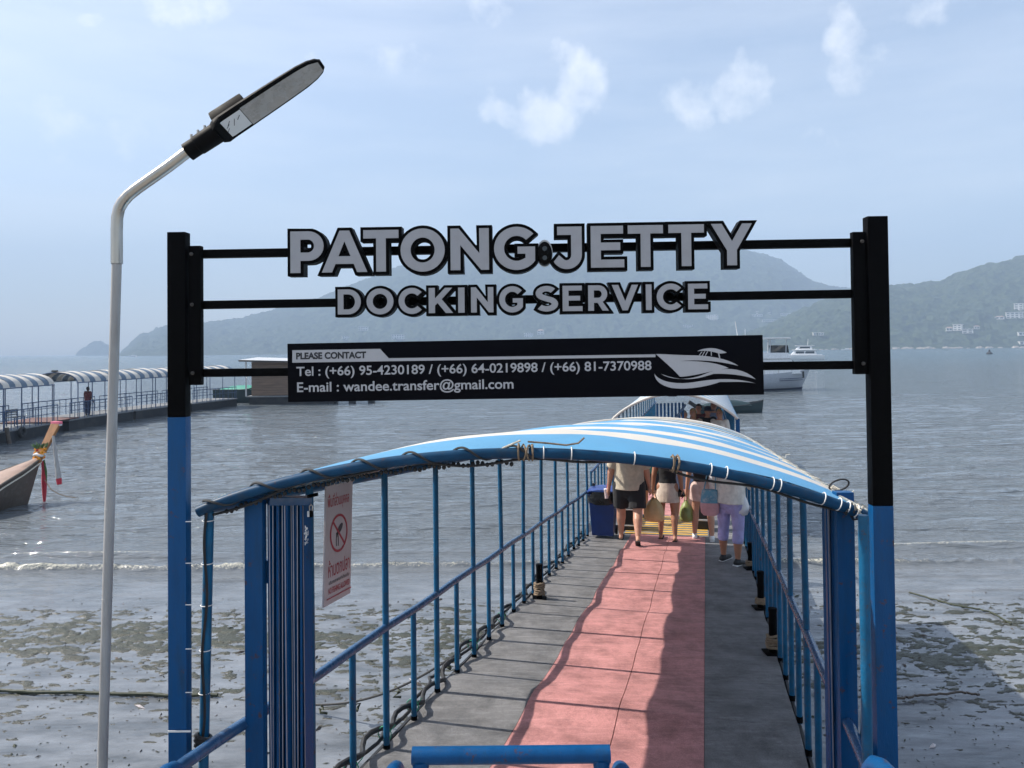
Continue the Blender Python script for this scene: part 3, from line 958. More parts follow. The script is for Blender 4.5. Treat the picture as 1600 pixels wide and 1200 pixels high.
def ptext(txt, x0, x1, yt, yb, mat, bold, dz_=0.0, name='word'):
    a, b = pp(x0, yb), pp(x1, yb - (x1 - x0) * .016)
    h = pp(x0, yt)[1] - a[1]
    for me in split_words(text_mesh(txt, b[0] - a[0], h, bold), h * .2):
        on_panel(me, name, mat, dz_).data.transform(MF @ Matrix.Translation((a[0], a[1], 0)) @ MF.inverted())
ptext('PLEASE CONTACT', 463, 572.5, 551, 561.8, 'print_black', .042, .0016)
ptext('Tel : (+66) 95-4230189 / (+66) 64-0219898 / (+66) 81-7370988', 463.5, 1018, 573.0, 592.2, 'print_grey', .014)
ptext('E-mail : wandee.transfer@gmail.com', 464.5, 802.5, 596.5, 617.6, 'print_grey', .014)
def bez(p, n=10):
    """smooth closed-ish outline through cubic segments [(p0, c0, c1, p1), ...]"""
    out = []
    for (a, b, c, d) in p:
        for i in range(n):
            t = i / n
            out.append(tuple((1 - t) ** 3 * a[k] + 3 * (1 - t) ** 2 * t * b[k] + 3 * (1 - t) * t * t * c[k] + t ** 3 * d[k] for k in (0, 1)))
    return out
def cz(*pts):   # zoomed crop coordinates of the emblem -> panel metres
    return [pp(800 + x / 3.81, 330 + y / 3.81) for x, y in pts]
def emblem(segs):
    on_panel(polys_mesh([bez([cz(*s) for s in segs])], .0006), 'boat_emblem', 'print_grey')
emblem([((856, 850), (940, 852), (1010, 858), (1090, 858)), ((1090, 858), (1190, 862), (1290, 880), (1346, 920)), ((1346, 920), (1250, 896), (1130, 880), (1000, 892)),
        ((1000, 892), (1120, 890), (1220, 900), (1290, 934)), ((1290, 934), (1180, 950), (1100, 980), (1000, 986)), ((1000, 986), (960, 940), (900, 890), (856, 850))])
emblem([((1102, 834), (1130, 815), (1190, 812), (1215, 818)), ((1215, 818), (1240, 824), (1262, 832), (1278, 842)), ((1278, 842), (1250, 848), (1230, 850), (1215, 842)), ((1215, 842), (1180, 832), (1140, 828), (1102, 834))])
for (a, b, w) in (((1128, 836), (1112, 858), 5), ((1145, 834), (1130, 860), 5), ((1162, 834), (1148, 860), 5), ((1183, 836), (1184, 860), 5), ((1226, 846), (1234, 882), 7)):
    on_panel(polys_mesh([cz((a[0], a[1]), (a[0] + w, a[1]), (b[0] + w, b[1]), (b[0], b[1]))], .0006), 'boat_emblem', 'print_grey')
emblem([((885, 968), (960, 1015), (1080, 1000), (1150, 968)), ((1150, 968), (1250, 925), (1370, 925), (1450, 1000)), ((1450, 1000), (1380, 975), (1280, 965), (1200, 968)),
        ((1200, 968), (1140, 985), (1040, 1030), (885, 968))])
emblem([((848, 968), (870, 1010), (960, 1035), (1080, 1018)), ((1080, 1018), (1210, 995), (1330, 990), (1448, 1024)), ((1448, 1024), (1370, 1010), (1280, 1018), (1238, 1016)),
        ((1238, 1016), (1160, 1045), (1040, 1065), (950, 1052)), ((950, 1052), (890, 1040), (850, 1010), (848, 968))])
# cable ties round the left post
for y in (735, 880, 945, 1015, 1100):
    pass

# ================================================================== STREET LAMP
LY = 3.35
def lp(x, y): return at(x, y, LY)
lamp = thing('street_lamp', 'grey street lamp post with bent steel arm and flat black LED head', 'street lamp', loc=V((lp(160, 1200).x, LY, 0)))
MB().tube([lp(158.5, 1290) - Z * 1.6, lp(160, 1200), lp(166, 980), lp(171.5, 795), lp(177, 600), lp(182.5, 405)], .0205, 16).build('pole', 'pole_grey', lamp)
for y in (795, 935):
    x = 182.5 - (y - 405) * .0283
    MB().ring(lp(x, y), Z, .0207, .0012, 16, 5).build('pole_seam', 'pole_grey', lamp)
armp = [lp(182.5, 412), lp(182.5, 360), lp(183, 340), lp(186, 326), lp(192, 315), lp(201, 305), lp(215, 294), lp(262, 261), lp(300, 232)]
MB().tube(armp, .0245, 16).build('arm', 'steel', lamp)
ax = (lp(500, 100) - lp(300, 232)).normalized()          # lamp head axis
sd = V((0, 1, 0)).cross(ax).normalized()                 # upwards normal of the head
nn = -sd if sd.z < 0 else sd
wide = ax.cross(nn).normalized()
tilt = Quaternion(ax, RAD(-26))                          # shows its underside
nn = tilt @ nn; wide = tilt @ wide
h0 = lp(293, 238)
sk = MB().tube([h0, h0 + ax * .052, h0 + ax * .055, h0 + ax * .16], [.040, .040, .043, .045], 18).build('socket', 'lamp_black', lamp)
for k in (.02, .055, .09):
    MB().tube([h0 + ax * k + Z * .03, h0 + ax * k + Z * .068], .006, 8).build('clamp_bolt', 'bolt', sk)
hp = lp(338, 207)
hl = (lp(503, 98) - hp).length
def headw(s):      # half width along the head
    return [.046, .062, .069, .069, .068, .067, .065, .062, .054, .040, .018][s]
stations = [0, .04, .10, .2, .35, .5, .65, .8, .90, .965, 1.0]
body_, lens_ = MB(), MB()
rows_ = []
for i, k in enumerate(stations):
    c = hp + ax * hl * k
    w = headw(i)
    th = .046 if k < .05 else .030 - .012 * k
    prof = [(-1, -.35), (-.93, .25), (-.6, .8), (0, 1), (.6, .8), (.93, .25), (1, -.35), (.94, -.62), (0, -.62), (-.94, -.62)]
    rows_.append([c + wide * (a * w) + nn * (b * th) for a, b in prof] )
for i in range(len(rows_) - 1):
    n_ = len(rows_[0])
    b0 = len(body_.v)
    body_.add(rows_[i] + rows_[i + 1], [(k, (k + 1) % n_, n_ + (k + 1) % n_, n_ + k) for k in range(n_)])
body_.add(rows_[0], [tuple(range(10))]).add(rows_[-1], [tuple(range(9, -1, -1))])
head = body_.build('lamp_head', 'lamp_black', lamp)
def strip(k0, k1, f, n=10, off=-.0035):
    L, R = [], []
    for i in range(n + 1):
        k = k0 + (k1 - k0) * i / n
        w = np.interp(k, stations, [headw(j) for j in range(11)]) * f
        th = (.046 if k < .02 else .030 - .012 * k) * .62
        c = hp + ax * hl * k - nn * th + nn * off
        L.append(c - wide * w); R.append(c + wide * w)
    return MB().grid([L, R])
strip(.27, .975, .80).build('lens', 'lamp_lens', head)
strip(.03, .265, .72).build('rating_plate', 'white_plate', head)
for (k, a, b) in ((.07, -.5, .3), (.11, .3, .3), (.15, -.1, .5), (.20, .3, .25), (.09, .1, .2)):
    c = hp + ax * hl * k - nn * .0215 + wide * a * .04
    MB().beam(c, c + wide * b * .06 + ax * .02, .0025, .001, nn).build('rating_mark', 'print_dark', head)
MB().beam(hp + ax * hl * .03 + nn * .040, hp + ax * hl * .33 + nn * .036, .115, .050, nn).build('driver_box', 'lamp_black', head, bevel=.012)

# ================================================================== GANGWAY
def und(s, t):
    """the plates are buckled, which is what makes the rail shadows wavy"""
    k = min(1, max(0, (s - .2) / 1.0))
    return k * (.016 * math.sin(s * 3.1 + .6) + .011 * math.sin(s * 5.3 + 1.9 + t * .4) + .007 * math.sin(s * 9.1 + t))
gang = thing('gangway', 'sloping blue railed gangway with grey and pink deck plates leading down to the water', 'gangway', loc=G(0, 0, -.3))
HW, PK = 1.30, .68
strips_ = [(-HW, -.57, 'deck_grey'), (-.57, .09, 'deck_pink'), (.09, PK, 'deck_pink'), (PK, HW, 'deck_grey')]
bays = [-1.6, -.66] + [.29 + .95 * i for i in range(11)]
bays[-1] = S_END - .02
for i in range(len(bays) - 1):
    for (t0, t1, mt) in strips_:
        g_ = .0016 if i % 2 else .0024
        a, b = bays[i] + g_, bays[i + 1] - g_
        e0 = .0015 if .3 < abs(t0) < 1.2 else .003
        e1 = .0015 if .3 < abs(t1) < 1.2 else .003
        rr = random.Random(i * 7 + int(t0 * 10))
        top = [[G(a + (b - a) * k / 5, t, und(a + (b - a) * k / 5, t)) for t in (t0 + e0, t1 - e1)] for k in range(6)]
        bot = [[p - Z * .02 for p in r] for r in top]
        m = MB().grid(top)
        L = [r[0] for r in top]; R = [r[1] for r in top]
        Lb = [r[0] for r in bot]; Rb = [r[1] for r in bot]
        m.grid([L, Lb]).grid([Rb, R]).grid([top[0], bot[0]]).grid([bot[-1], top[-1]])
        m.build('deck_plate', mt, gang, angle=50)
sub = MB()
sub.add([G(s, t, h) for s in (-1.6, S_END) for t, h in ((-1.28, -.06), (1.28, -.06), (1.28, -.28), (-1.28, -.28))], [(0, 1, 5, 4), (1, 2, 6, 5), (2, 3, 7, 6), (3, 0, 4, 7), (0, 3, 2, 1), (4, 5, 6, 7)])
sub.build('under_frame', 'hull_dark', gang, smooth=False)
for t in (-HW - .005, HW + .005):
    MB().beam(G(-1.6, t * 1.012, -.085), G(S_END, t * 1.012, -.085), .02, .14).build('edge_beam', 'hull_dark', gang)
# railings
POST_H, RAIL_H = 1.72, .75
def railing(t, phase, s0, s1, lean):
    hr = [G(s0 + (s1 - s0) * k / 24, t, RAIL_H + .006 * math.sin(k * 1.7)) for k in range(25)]
    MB().tube(hr, .026, 12).build('handrail', 'rail_top', gang)
    k = 0
    s = phase
    while s < s1 + .05:
        r_ = random.Random(int(s * 100) + int(t * 10))
        for full, q in ((True, s), (False, s + .475)):
            if q < s0 or q > s1 + .05: continue
            jt = r_.uniform(-.012, .012)
            if full:
                MB().tube([G(q, t, und(q, t) - .02), G(q, t, RAIL_H + .03), G(q + jt, t + jt, POST_H + .02)], .0205, 10).build('post', 'blue_paint_light', gang)
            else:
                MB().tube([G(q, t, und(q, t) - .02), G(q + jt * .3, t, RAIL_H - .01)], .0195, 10).build('baluster', 'blue_paint_light', gang)
            MB().tube([G(q, t, und(q, t) - .015), G(q, t, und(q, t) + .028)], .0225, 10).build('post_foot', 'black_paint', gang)
        s += .95
railing(-1.272, .29, -1.0, 9.95, 1)
railing(1.318, -.03, -.10, 9.95, -1)
# second, denser bank of pickets on the far right-hand run
for i in range(9):
    s = 5.2 + i * .475
    if i % 2 == 0: continue
# mooring bollards with rope on the deck edge
def bollard(s, t, h, label, coils, rmat):
    p = G(s, t, und(s, t))
    b = thing('bollard', label, 'bollard', 'bollards on the gangway edge', loc=p)
    MB().lathe([(.036, 0), (.036, h - .03), (.039, h - .03), (.039, h)], p, 14).build('shaft', 'black_paint', b)
    MB().box(p + Z * .006, (.16, .16, .012)).build('base_plate', 'black_paint', b)
    r_ = random.Random(int(s * 10))
    pts = []
    for k in range(coils * 14):
        a = k * 2 * math.pi / 14
        pts.append(p + V((math.cos(a) * (.050 + r_.uniform(-.006, .012)), math.sin(a) * (.050 + r_.uniform(-.006, .012)), .045 + .024 * k / 14 + r_.uniform(-.005, .005))))
    rp = MB().tube(pts, .013, 7).build('mooring_rope', rmat)
    tag(rp, {0: 'tan rope wound round the left edge bollard', 1: 'tan rope wound round the near right bollard', 2: 'loose brown rope round the middle right bollard', 3: 'rope wound round the far right bollard'}[bollard.n], 'rope', 'ropes on the bollards')
    bollard.n += 1
bollard.n = 0
bollard(5.38, -1.17, .40, 'black bollard on the left deck edge wound with tan rope', 6, 'rope_tan')
bollard(3.95, 1.275, .40, 'nearest black bollard on the right deck edge, thick with rope', 5, 'rope_tan')
bollard(5.55, 1.275, .40, 'middle black bollard on the right deck edge with a loose rope end', 3, 'rope_tan')
bollard(7.75, 1.285, .36, 'far black bollard on the right deck edge with pale rope', 3, 'rope_tan')
# hoses sagging from post to post along the left edge
def hose(name, label, t0, ph, r, h0):
    pts = []
    n = 150
    for k in range(n + 1):
        s = -.6 + 10.3 * k / n
        w = (s - .29) / .475 * math.pi
        pts.append(G(s, t0 + .035 * math.sin(w * 2 + ph) + .02 * math.sin(s * 3.7 + ph), h0 + .055 * abs(math.cos(w)) + .02 * math.sin(s * 2.3 + ph)))
    tag(MB().tube(pts, r, 8).build(name, 'rubber'), label, 'hose', 'hoses along the left deck edge')
hose('hose', 'thick black hose tied to the foot of the left railing', -1.315, 0, .017, .045)
hose('hose', 'thinner grey black cable hose sagging outside the left railing', -1.345, 2.1, .012, .015)
ties = thing('hose_ties', 'green twine ties binding the hoses to the left railing posts', 'ties', loc=G(1, -1.28, 0))
for s in (.29, .765, 1.24, 1.715, 3.14, 4.09):
    MB().ring(G(s, -1.285, .085), D, .045, .004, 10, 5).build('tie', 'tie_green', ties)
    MB().tube([G(s, -1.25, .10), G(s + .02, -1.22, .14)], .003, 5).build('tie_end', 'tie_green', ties)

# ---- front frame of the gangway: outer poles, box posts, folded gates
front = lambda t: -.10 + .25 * t          # the canopy's front edge is skewed
ff = thing('entrance_frame', 'blue box posts and thin poles framing the gangway entrance', 'gate frame', loc=G(0, 0, -.3))
def vpost(x, y, Y, w, d, name, zb=-.1):
    p = at(x, y, Y)
    c = V((p.x, p.y, 0))
    return MB().beam(c + Z * zb, c + Z * p.z, w, d, GN).build(name, 'blue_paint', ff, bevel=.003), c, p.z
vpost(399, 777, 3.42, .080, .055, 'box_post')
vpost(1317, 768, 3.50, .078, .055, 'box_post')
p0, p1 = at(327, 797, 3.32), at(318, 1200, 3.30)
pole_l = MB().tube([p0, p1, p1 + (p1 - p0) * .6], .0205, 12).build('outer_pole', 'blue_paint_light', ff)
for y in (813, 880, 945, 1015, 1082):
    MB().ring(at(325.5 - (y - 800) * .02, y, 3.31), Z, .024, .0022, 14, 5).build('cable_tie', 'tie_white', pole_l)
cb = []
for k in range(40):
    y = 800 + k * 10
    cb.append(at(323 - (y - 800) * .019 - 3 * math.sin(k * .35), y, 3.285))
MB().tube(cb, .006, 6).build('cable', 'rubber', pole_l)
kn = at(318, 1160, 3.28)
for k in range(3):
    MB().ring(kn + V((0, 0, .012 * k)), V((.3 * k - .3, .2, 1)), .032, .009, 12, 6).build('cable_knot', 'rubber', pole_l)
q0, q1 = at(1366, 860, 3.36), at(1351, 1180, 3.34)
MB().tube([q0 + (q0 - q1) * .22, q0, q1, q1 + (q1 - q0)], .022, 12).build('outer_pole', 'blue_paint_light', ff)
for (a, b) in (((1354, 1045), 0), ((325, 1120), 1)):
    pass
# zip ties round the gantry's left lower post
for y, w in ((1143, 1), ):
    MB().beam(gate(262, y, .004), gate(298, y - .4, .004), .003, .007, Z).build('cable_tie', 'tie_white', gantry)
for y in (815, 880, 945, 1014, 1082):
    MB().beam(gate(290, y, .004), gate(299.5, y - .2, .004), .003, .003, Z).build('cable_tie', 'tie_white', gantry)

def folding_gate(x0, x1, ytop, Y, n, label, side):
    a, b = at(x0, ytop, Y), at(x1, ytop, Y + .10)
    th = thing('folding_gate', label, 'gate', 'folded entrance gates', loc=V((a.x, a.y, 1.5)))
    r_ = random.Random(n)
    for i in range(n):
        k = (i + .5) / n
        p = a.lerp(b, k)
        c0 = V((p.x + r_.uniform(-.004, .004), p.y + r_.uniform(-.02, .02), 0))
        ang = (.5 if i % 2 else -.5) + r_.uniform(-.12, .12)
        wv = V((math.sin(ang) * .6, -math.cos(ang), 0)).normalized()
        lean = V((r_.uniform(-.008, .008), 0, 0))
        bt, tp = c0 + Z * 1.78 + lean, c0 + Z * (a.z - .012)
        sl_ = MB().beam(bt, tp, .066, .010, wv.cross(Z)).build('slat', 'blue_paint', th)
        e = bt - tp
        MB().beam(bt + V((-.006, -.036, 0)), tp + V((-.006, -.036, 0)), .0032, .006, V((0, 1, 0))).build('slat_edge', 'galvanised', sl_)
    m = (a + b) / 2
    MB().beam(V((a.x - .012, a.y - .02, a.z + .004)), V((b.x + .012, b.y - .02, b.z + .004)), .08, .034, Z).build('top_cap', 'rail_top', th, bevel=.004)
    return th, a, b
fgl, ga, gb = folding_gate(424, 481, 782, 3.46, 9, 'folded blue slat gate at the left of the entrance with a padlock', -1)
folding_gate(1290, 1302, 776, 3.56, 5, 'narrow folded blue slat gate against the right box post', 1)
hs = at(486, 774, 3.5)
hasp = MB().tube([at(480, 776, 3.49), at(497, 772, 3.50)], .008, 8).build('hasp', 'black_paint', fgl)
MB().beam(at(408, 893, 3.44), at(424, 893, 3.46), .02, .10, Z).build('hinge_plate', 'blue_paint', fgl)
pk = thing('padlock', 'small dark padlock hanging from the left folding gate', 'padlock', loc=at(486, 808, 3.49))
c = at(486, 803, 3.485)
MB().box(c, (.016, .014, .030)).build('lock_body', 'black_paint', pk, bevel=.003)
MB().tube([c + V((-.006, 0, .014)), c + V((-.0065, 0, .035)), c + V((0, 0, .043)), c + V((.0065, 0, .035)), c + V((.006, 0, .014))], .003, 8).build('shackle', 'steel', pk)
MB().box(at(482, 803, 3.48), (.010, .010, .026)).build('lock_tag', 'white_plate', pk, bevel=.002)
tw = []
for k in range(60):
    r_ = random.Random(k)
    tw.append(at(478 + r_.uniform(-3, 4), 822 + k * .45 + r_.uniform(-4, 4), 3.455))
tag(MB().tube(tw, .0015, 4).build('twine', 'tie_white'), 'frayed white twine knotted on the left folding gate', 'twine')

# ---- no fishing board on the left railing
BS0, BS1, BZ0 = .80, 1.20, 0
bt, bb = at(513, 758, 4.19), at(507, 948, 4.17)
B0 = G(.56, -1.235, 0)
def bpt(px, py):      # pixel -> point on the vertical plane of the left railing
    d = ray(px, py)
    k = (B0 - CAM).dot(U) / d.dot(U)
    return CAM + d * k
c_bl, c_br, c_tl = bpt(508.5, 948), bpt(550, 925), bpt(513, 759)
bw = (c_br - c_bl).dot(DH)
bh = c_tl.z - c_bl.z
bx = V((DH.x, DH.y, (c_br.z - c_bl.z) / bw)).normalized()
board = thing('warning_sign', 'white no fishing board with red Thai lettering tied to the left railing', 'sign', loc=c_bl)
bc = c_bl + bx * bw / 2 + Z * bh / 2
MB().beam(bc - bx * bw / 2 - U * .005, bc + bx * bw / 2 - U * .005, .010, bh, Z).build('board', 'sign_white', board, bevel=.001)
MBd = frame_matrix(c_bl + U * .0016, bx, Z)
def brd(me, name, mat, x, y):
    return adopt(me, name, mat, board, MBd @ Matrix.Translation((x, y, 0)))
def btxt(t, x, y, w, h, mat, bold=.01, name='lettering'):
    brd(text_mesh(t, w * bw, h * bh, bold), name, mat, x * bw, y * bh)
btxt('พื้นที่ส่วนบุคคล', .10, .785, .80, .145, 'print_red', .006)
btxt('ห้ามตกปลา', .10, .225, .80, .145, 'print_red', .006)
btxt('บริเวณสะพานท่าเทียบเรือ', .12, .165, .76, .035, 'print_dark', .01)
btxt('NO FISHING ALLOWED', .10, .085, .80, .05, 'print_red', .02)
cx, cy, R_ = .5 * bw, .575 * bh, .165 * bh
def circ(r, n=40): return [(cx + r * math.cos(2 * math.pi * k / n), cy + r * math.sin(2 * math.pi * k / n)) for k in range(n)]
brd(polys_mesh([circ(R_), circ(R_ * .87)], .0004), 'ban_ring', 'print_red', 0, 0)
dg = R_ * .9 * .7071
brd(polys_mesh([[(cx - dg - .007, cy + dg), (cx - dg + .007, cy + dg + .004), (cx + dg + .007, cy - dg), (cx + dg - .007, cy - dg - .004)]], .0005), 'ban_bar', 'print_red', 0, 0)
brd(polys_mesh([stroke([(cx - .02 + .012 * math.cos(a), cy - .045 + .05 * math.sin(a)) for a in np.linspace(-.5, 3.6, 14)], .008)], .0003), 'hook_mark', 'print_dark', 0, 0)
brd(polys_mesh([[(cx + .012 + .040 * math.cos(a) * .8 - .018 * math.sin(a) * .6, cy + .022 + .040 * math.cos(a) * .6 + .018 * math.sin(a) * .8) for a in np.linspace(0, 2 * math.pi, 18)[:-1]]], .0003), 'fish_mark', 'print_dark', 0, 0)
brd(polys_mesh([[(cx - .014, cy + .003), (cx - .036, cy + .004), (cx - .022, cy - .022)]], .0003), 'fish_tail_mark', 'print_dark', 0, 0)
brd(polys_mesh([[(.04 * bw, .045 * bh), (.96 * bw, .045 * bh), (.96 * bw, .055 * bh), (.04 * bw, .055 * bh)]], .0003), 'border_line', 'print_red', 0, 0)
for k in (.15, .35, .55, .75, .92):
    MB().ring(c_tl + bx * bw * k + Z * .004, bx, .012, .002, 10, 4).build('cord_loop', 'rope_white', board)
for hgt in (.68, .40, .08):
    MB().ring(G(.29, -1.272, 0) * 0 + V((G(.52, -1.272).x, G(.52, -1.272).y, c_bl.z + bh * hgt)), Z, .026, .003, 12, 5).build('cable_tie', 'tie_green', board)

# ================================================================== CANOPIES
def arch_h(t, hw, eave, rise):
    return eave + rise * (1 - (t / hw) ** 2) ** .9 if abs(t) < hw else eave
def canopy(name, label, s0f, s1, hw, eave, rise, G_, period, mats, sag=.014, nt=34, group=None, tc_=0.0, flat_front=False):
    """striped barrel canopy on hoops; every stripe a sewn strip of its own"""
    th = thing(name, label, 'canopy', group, loc=G_(s1 * .5, tc_, 0))
    s0 = lambda t: s0f(t)
    L = s1 - s0f(0)
    cuts = [0, .42 * period]
    while cuts[-1] < L - .2 * period:
        cuts.append(cuts[-1] + (.40 if len(cuts) % 2 == 0 else .60) * period)
    cuts[-1] = L
    n = len(cuts) - 1
    for i in range(n):
        rows_ = []
        for k in range(7):
            f = cuts[i] + (cuts[i + 1] - cuts[i]) * k / 6
            row_ = []
            for j in range(nt + 1):
                t = -hw + 2 * hw * j / nt
                s = s0(t) + f
                bay_ = math.sin((s - .3) / 1.9 * math.pi)
                rs_ = rise - (.062 * max(0, 1 - (s - s0(t)) / .9) ** 2 if flat_front else 0)
                row_.append(G_(s, t + tc_, arch_h(t, hw, eave, rs_) - sag * bay_ * bay_ * (1 - (t / hw) ** 4) + .003 * math.sin(7 * t + 2.1 * s) * math.sin(3.3 * s + 1.7 * t) + .0015 * math.sin(15 * t - 5 * s)))
            rows_.append(row_)
        m = MB().grid(rows_)
        m.grid([[p - Z * .003 for p in r] for r in rows_])
        m.build('stripe', mats[i % 2], th, angle=60)
    return th
def hoop(G_, s0f, hw, eave, rise, r, tc_=0.0, n=40, ext=0.0):
    return MB().tube([G_(s0f(t) , t + tc_, arch_h(t, hw, eave, rise) - .004) for t in [-hw - ext + 2 * (hw + ext) * k / n for k in range(n + 1)]], r, 12)
CHW, CE, CR = 1.39, 1.722, .325
S_C1 = 9.6
can = canopy('canopy', 'blue and white striped barrel canopy over the near gangway', front, S_C1, CHW, CE, CR, G, .98, ('canvas_blue', 'canvas_white'), flat_front=True)
tubef = hoop(G, lambda t: front(t) - .01, CHW, CE - .022, CR - .062, .0235).build('front_hoop', 'hoop_blue_shaded', can)
for s in (2.2, 4.1, 6.0, 7.9, S_C1 - .02):
    hoop(G, lambda t: s, CHW - .01, CE - .03, CR - .004, .017).build('hoop', 'blue_paint_light', can)
for t in (-CHW, CHW):
    MB().tube([G(front(t) + (S_C1 - front(t)) * k / 12, t * .985, CE - .018) for k in range(13)], .022, 10).build('eave_pipe', 'blue_paint_light', can)
for t in (-.7, 0, .7):
    MB().tube([G(front(t) + .95 + (S_C1 - front(t) - 1.0) * k / 12, t, arch_h(t, CHW, CE, CR) - .05) for k in range(13)], .015, 8).build('purlin', 'blue_paint_light', can)
def hoop_pt(t, off=0.0):
    return G(front(t) - .01, t, arch_h(t, CHW, CE - .022, CR - .062) + off)
# white cable ties on the front hoop
for k, px in enumerate((-.02, .045, .16, .42, .60, .735, .80, .99, 1.02, 1.20, 1.265, 1.30, 1.335)):
    t = px
    MB().ring(hoop_pt(t), hoop_pt(t + .02) - hoop_pt(t - .02), .027, .0026, 14, 5).build('cable_tie', 'tie_white', tubef)
# dark strap wound in a spiral round the left half of the hoop
sp = []
for k in range(260):
    t = -1.36 + 1.45 * k / 259
    a = k * .165
    c, tg = hoop_pt(t), (hoop_pt(t + .02) - hoop_pt(t - .02)).normalized()
    e1 = tg.cross(DH).normalized(); e2 = tg.cross(e1)
    sp.append(c + (e1 * math.cos(a) + e2 * math.sin(a)) * .028)
MB().tube(sp, .0055, 5).build('strap', 'rubber', tubef)
cbl = [hoop_pt(-1.34 + 2.66 * k / 70, -.036 - .010 * math.sin(k * .5) - .01 * math.sin(k * .23 + 1)) + DH * .02 for k in range(71)]
MB().tube(cbl, .006, 6).build('cable', 'rubber', tubef)
# ragged lacing hem under the left part of the hoop
for k in range(60):
    t = -1.3 + 1.2 * k / 59
    p = hoop_pt(t, -.04) + DH * .05
    MB().ball(p - Z * (.012 + .006 * math.sin(k * 1.3)), .008, 1.2, 1, 1.3, 6).build('hem_loop', 'rubber', tubef)
def wrap_rope(t0, t1, n, name, label, r=.008, seed=1):
    r_ = random.Random(seed)
    pts = []
    for k in range(n * 9):
        f = k / (n * 9 - 1)
        t = t0 + (t1 - t0) * (.5 + .5 * math.sin(f * 7 + seed))
        c, tg = hoop_pt(t), (hoop_pt(t + .02) - hoop_pt(t - .02)).normalized()
        e1 = tg.cross(DH).normalized(); e2 = tg.cross(e1)
        a = k * .75
        q = .030 + r_.uniform(0, .008)
        pts.append(c + (e1 * math.cos(a) + e2 * math.sin(a)) * q)
    return tag(MB().tube(pts, r, 6).build(name, 'rope_tan'), label, 'rope', 'rope knots on the canopy hoop')
wrap_rope(-.06, .00, 4, 'rope_knot', 'tan rope knot at the crown of the canopy hoop', .0045, 1)
wrap_rope(.575, .60, 3, 'rope_knot', 'short tan rope hitch right of the crown of the hoop', .0045, 5)
tag(MB().tube([hoop_pt(-.02, .045), hoop_pt(.06, .040), hoop_pt(.14, .034), hoop_pt(.19, .045), hoop_pt(.215, .07)], .0042, 6).build('rope', 'rope_tan'), 'tan rope stretched along the hoop from the crown knot', 'rope')
tag(MB().tube([hoop_pt(-.20, -.03), hoop_pt(-.12, .02), hoop_pt(-.05, .05)], .005, 6).build('rope', 'rope_white'), 'pale rope slanting up to the crown knot', 'rope')
# lacing along the right eave
lace = []
for k in range(150):
    s = front(CHW) + .02 + (S_C1 - .4) * (k / 149) ** 1.25
    lace.append(G(s, CHW - .10 if k % 2 else CHW + .022, (CE + .045 if k % 2 else CE - .01) + .012 * math.sin(k * 2.3)))
MB().tube(lace, .0055, 5).build('lacing', 'rope_white', can)
lace = []
for k in range(120):
    s = front(-CHW) + .02 + (S_C1 - .4) * (k / 119) ** 1.2
    lace.append(G(s, -CHW + .09 if k % 2 else -CHW - .022, (CE + .045 if k % 2 else CE - .01)))
MB().tube(lace, .005, 5).build('lacing', 'rope_white', can)
for i, (s, sd_) in enumerate(((.75, 1), (.55, 2), (2.6, 3), (3.6, 4))):
    r_ = random.Random(sd_)
    b = G(s, CHW - .03, CE + .03)
    pts = [b]
    for k in range(9):
        pts.append(pts[-1] + V((r_.uniform(-.035, .035), r_.uniform(-.03, .03), r_.uniform(-.022, .030))))
    MB().tube(pts, .004, 5).build('loose_cord', 'rope_white', can)
lc = at(1311, 758, 3.75)
MB().tube([lc + V((-.045 + .0 * k, 0, -.03)) if k < 0 else lc + V((.048 * math.cos(RAD(215 - k * 15)) * 1.0, 0, .026 * math.sin(RAD(215 - k * 15)) + .22 * .048 * math.cos(RAD(215 - k * 15)))) for k in range(0, 23)], .0045, 7).build('cable_loop', 'rubber', can)
# knotted cords at the right front corner
r_ = random.Random(4)
for k in range(6):
    b = hoop_pt(1.30 + .02 * k)
    pts = [b + V((r_.uniform(-.03, .03), r_.uniform(-.04, .02), r_.uniform(-.04, .03))) for _ in range(7)]
    MB().tube(pts, .005, 5).build('corner_cord', 'rope_white' if k % 2 else 'rubber', can)
MB().ball(hoop_pt(1.385, -.06), .024, 1, 1, 1.5, 10).build('corner_plug', 'rubber', can)
# batten pockets stitched across the top
for s in (5.2, 6.4, 7.4):
    MB().tube([G(s, t, arch_h(t, CHW, CE, CR) + .012) for t in [-.9 + 2.1 * k / 20 for k in range(21)]], .008, 6).build('batten', 'canvas_white', can)

# ---- level pontoon beyond, with its own canopy
S2, S3 = S_END + .02, 30.0
pon = thing('pontoon', 'floating pontoon walkway beyond the gangway with pink deck', 'pontoon', loc=G(S2, 0, -1.0))
PZ = -.02
def plate(s0, s1, t0, t1, h, mat, parent, name='deck_plate'):
    m = MB().add([G(s, t, hh) for hh in (h, h - .03) for s, t in ((s0, t0), (s1, t0), (s1, t1), (s0, t1))], [(0, 1, 2, 3), (7, 6, 5, 4), (0, 4, 5, 1), (1, 5, 6, 2), (2, 6, 7, 3), (3, 7, 4, 0)])
    return m.build(name, mat, parent, smooth=False)
s = S2
i = 0
while s < S3:
    for (t0, t1, mt) in strips_:
        plate(s + .004, s + 1.196, t0 + .002, t1 - .002, PZ, mt, pon)
    s += 1.2
    i += 1
    if i > 16: break
m = MB().add([G(s, t, h) for s in (S2, S2 + 20.4) for t, h in ((-1.45, -.06), (1.45, -.06), (1.45, -1.2), (-1.45, -1.2))], [(0, 1, 5, 4), (1, 2, 6, 5), (2, 3, 7, 6), (3, 0, 4, 7), (0, 3, 2, 1), (4, 5, 6, 7)])
m.build('float', 'hull_dark', pon, smooth=False)
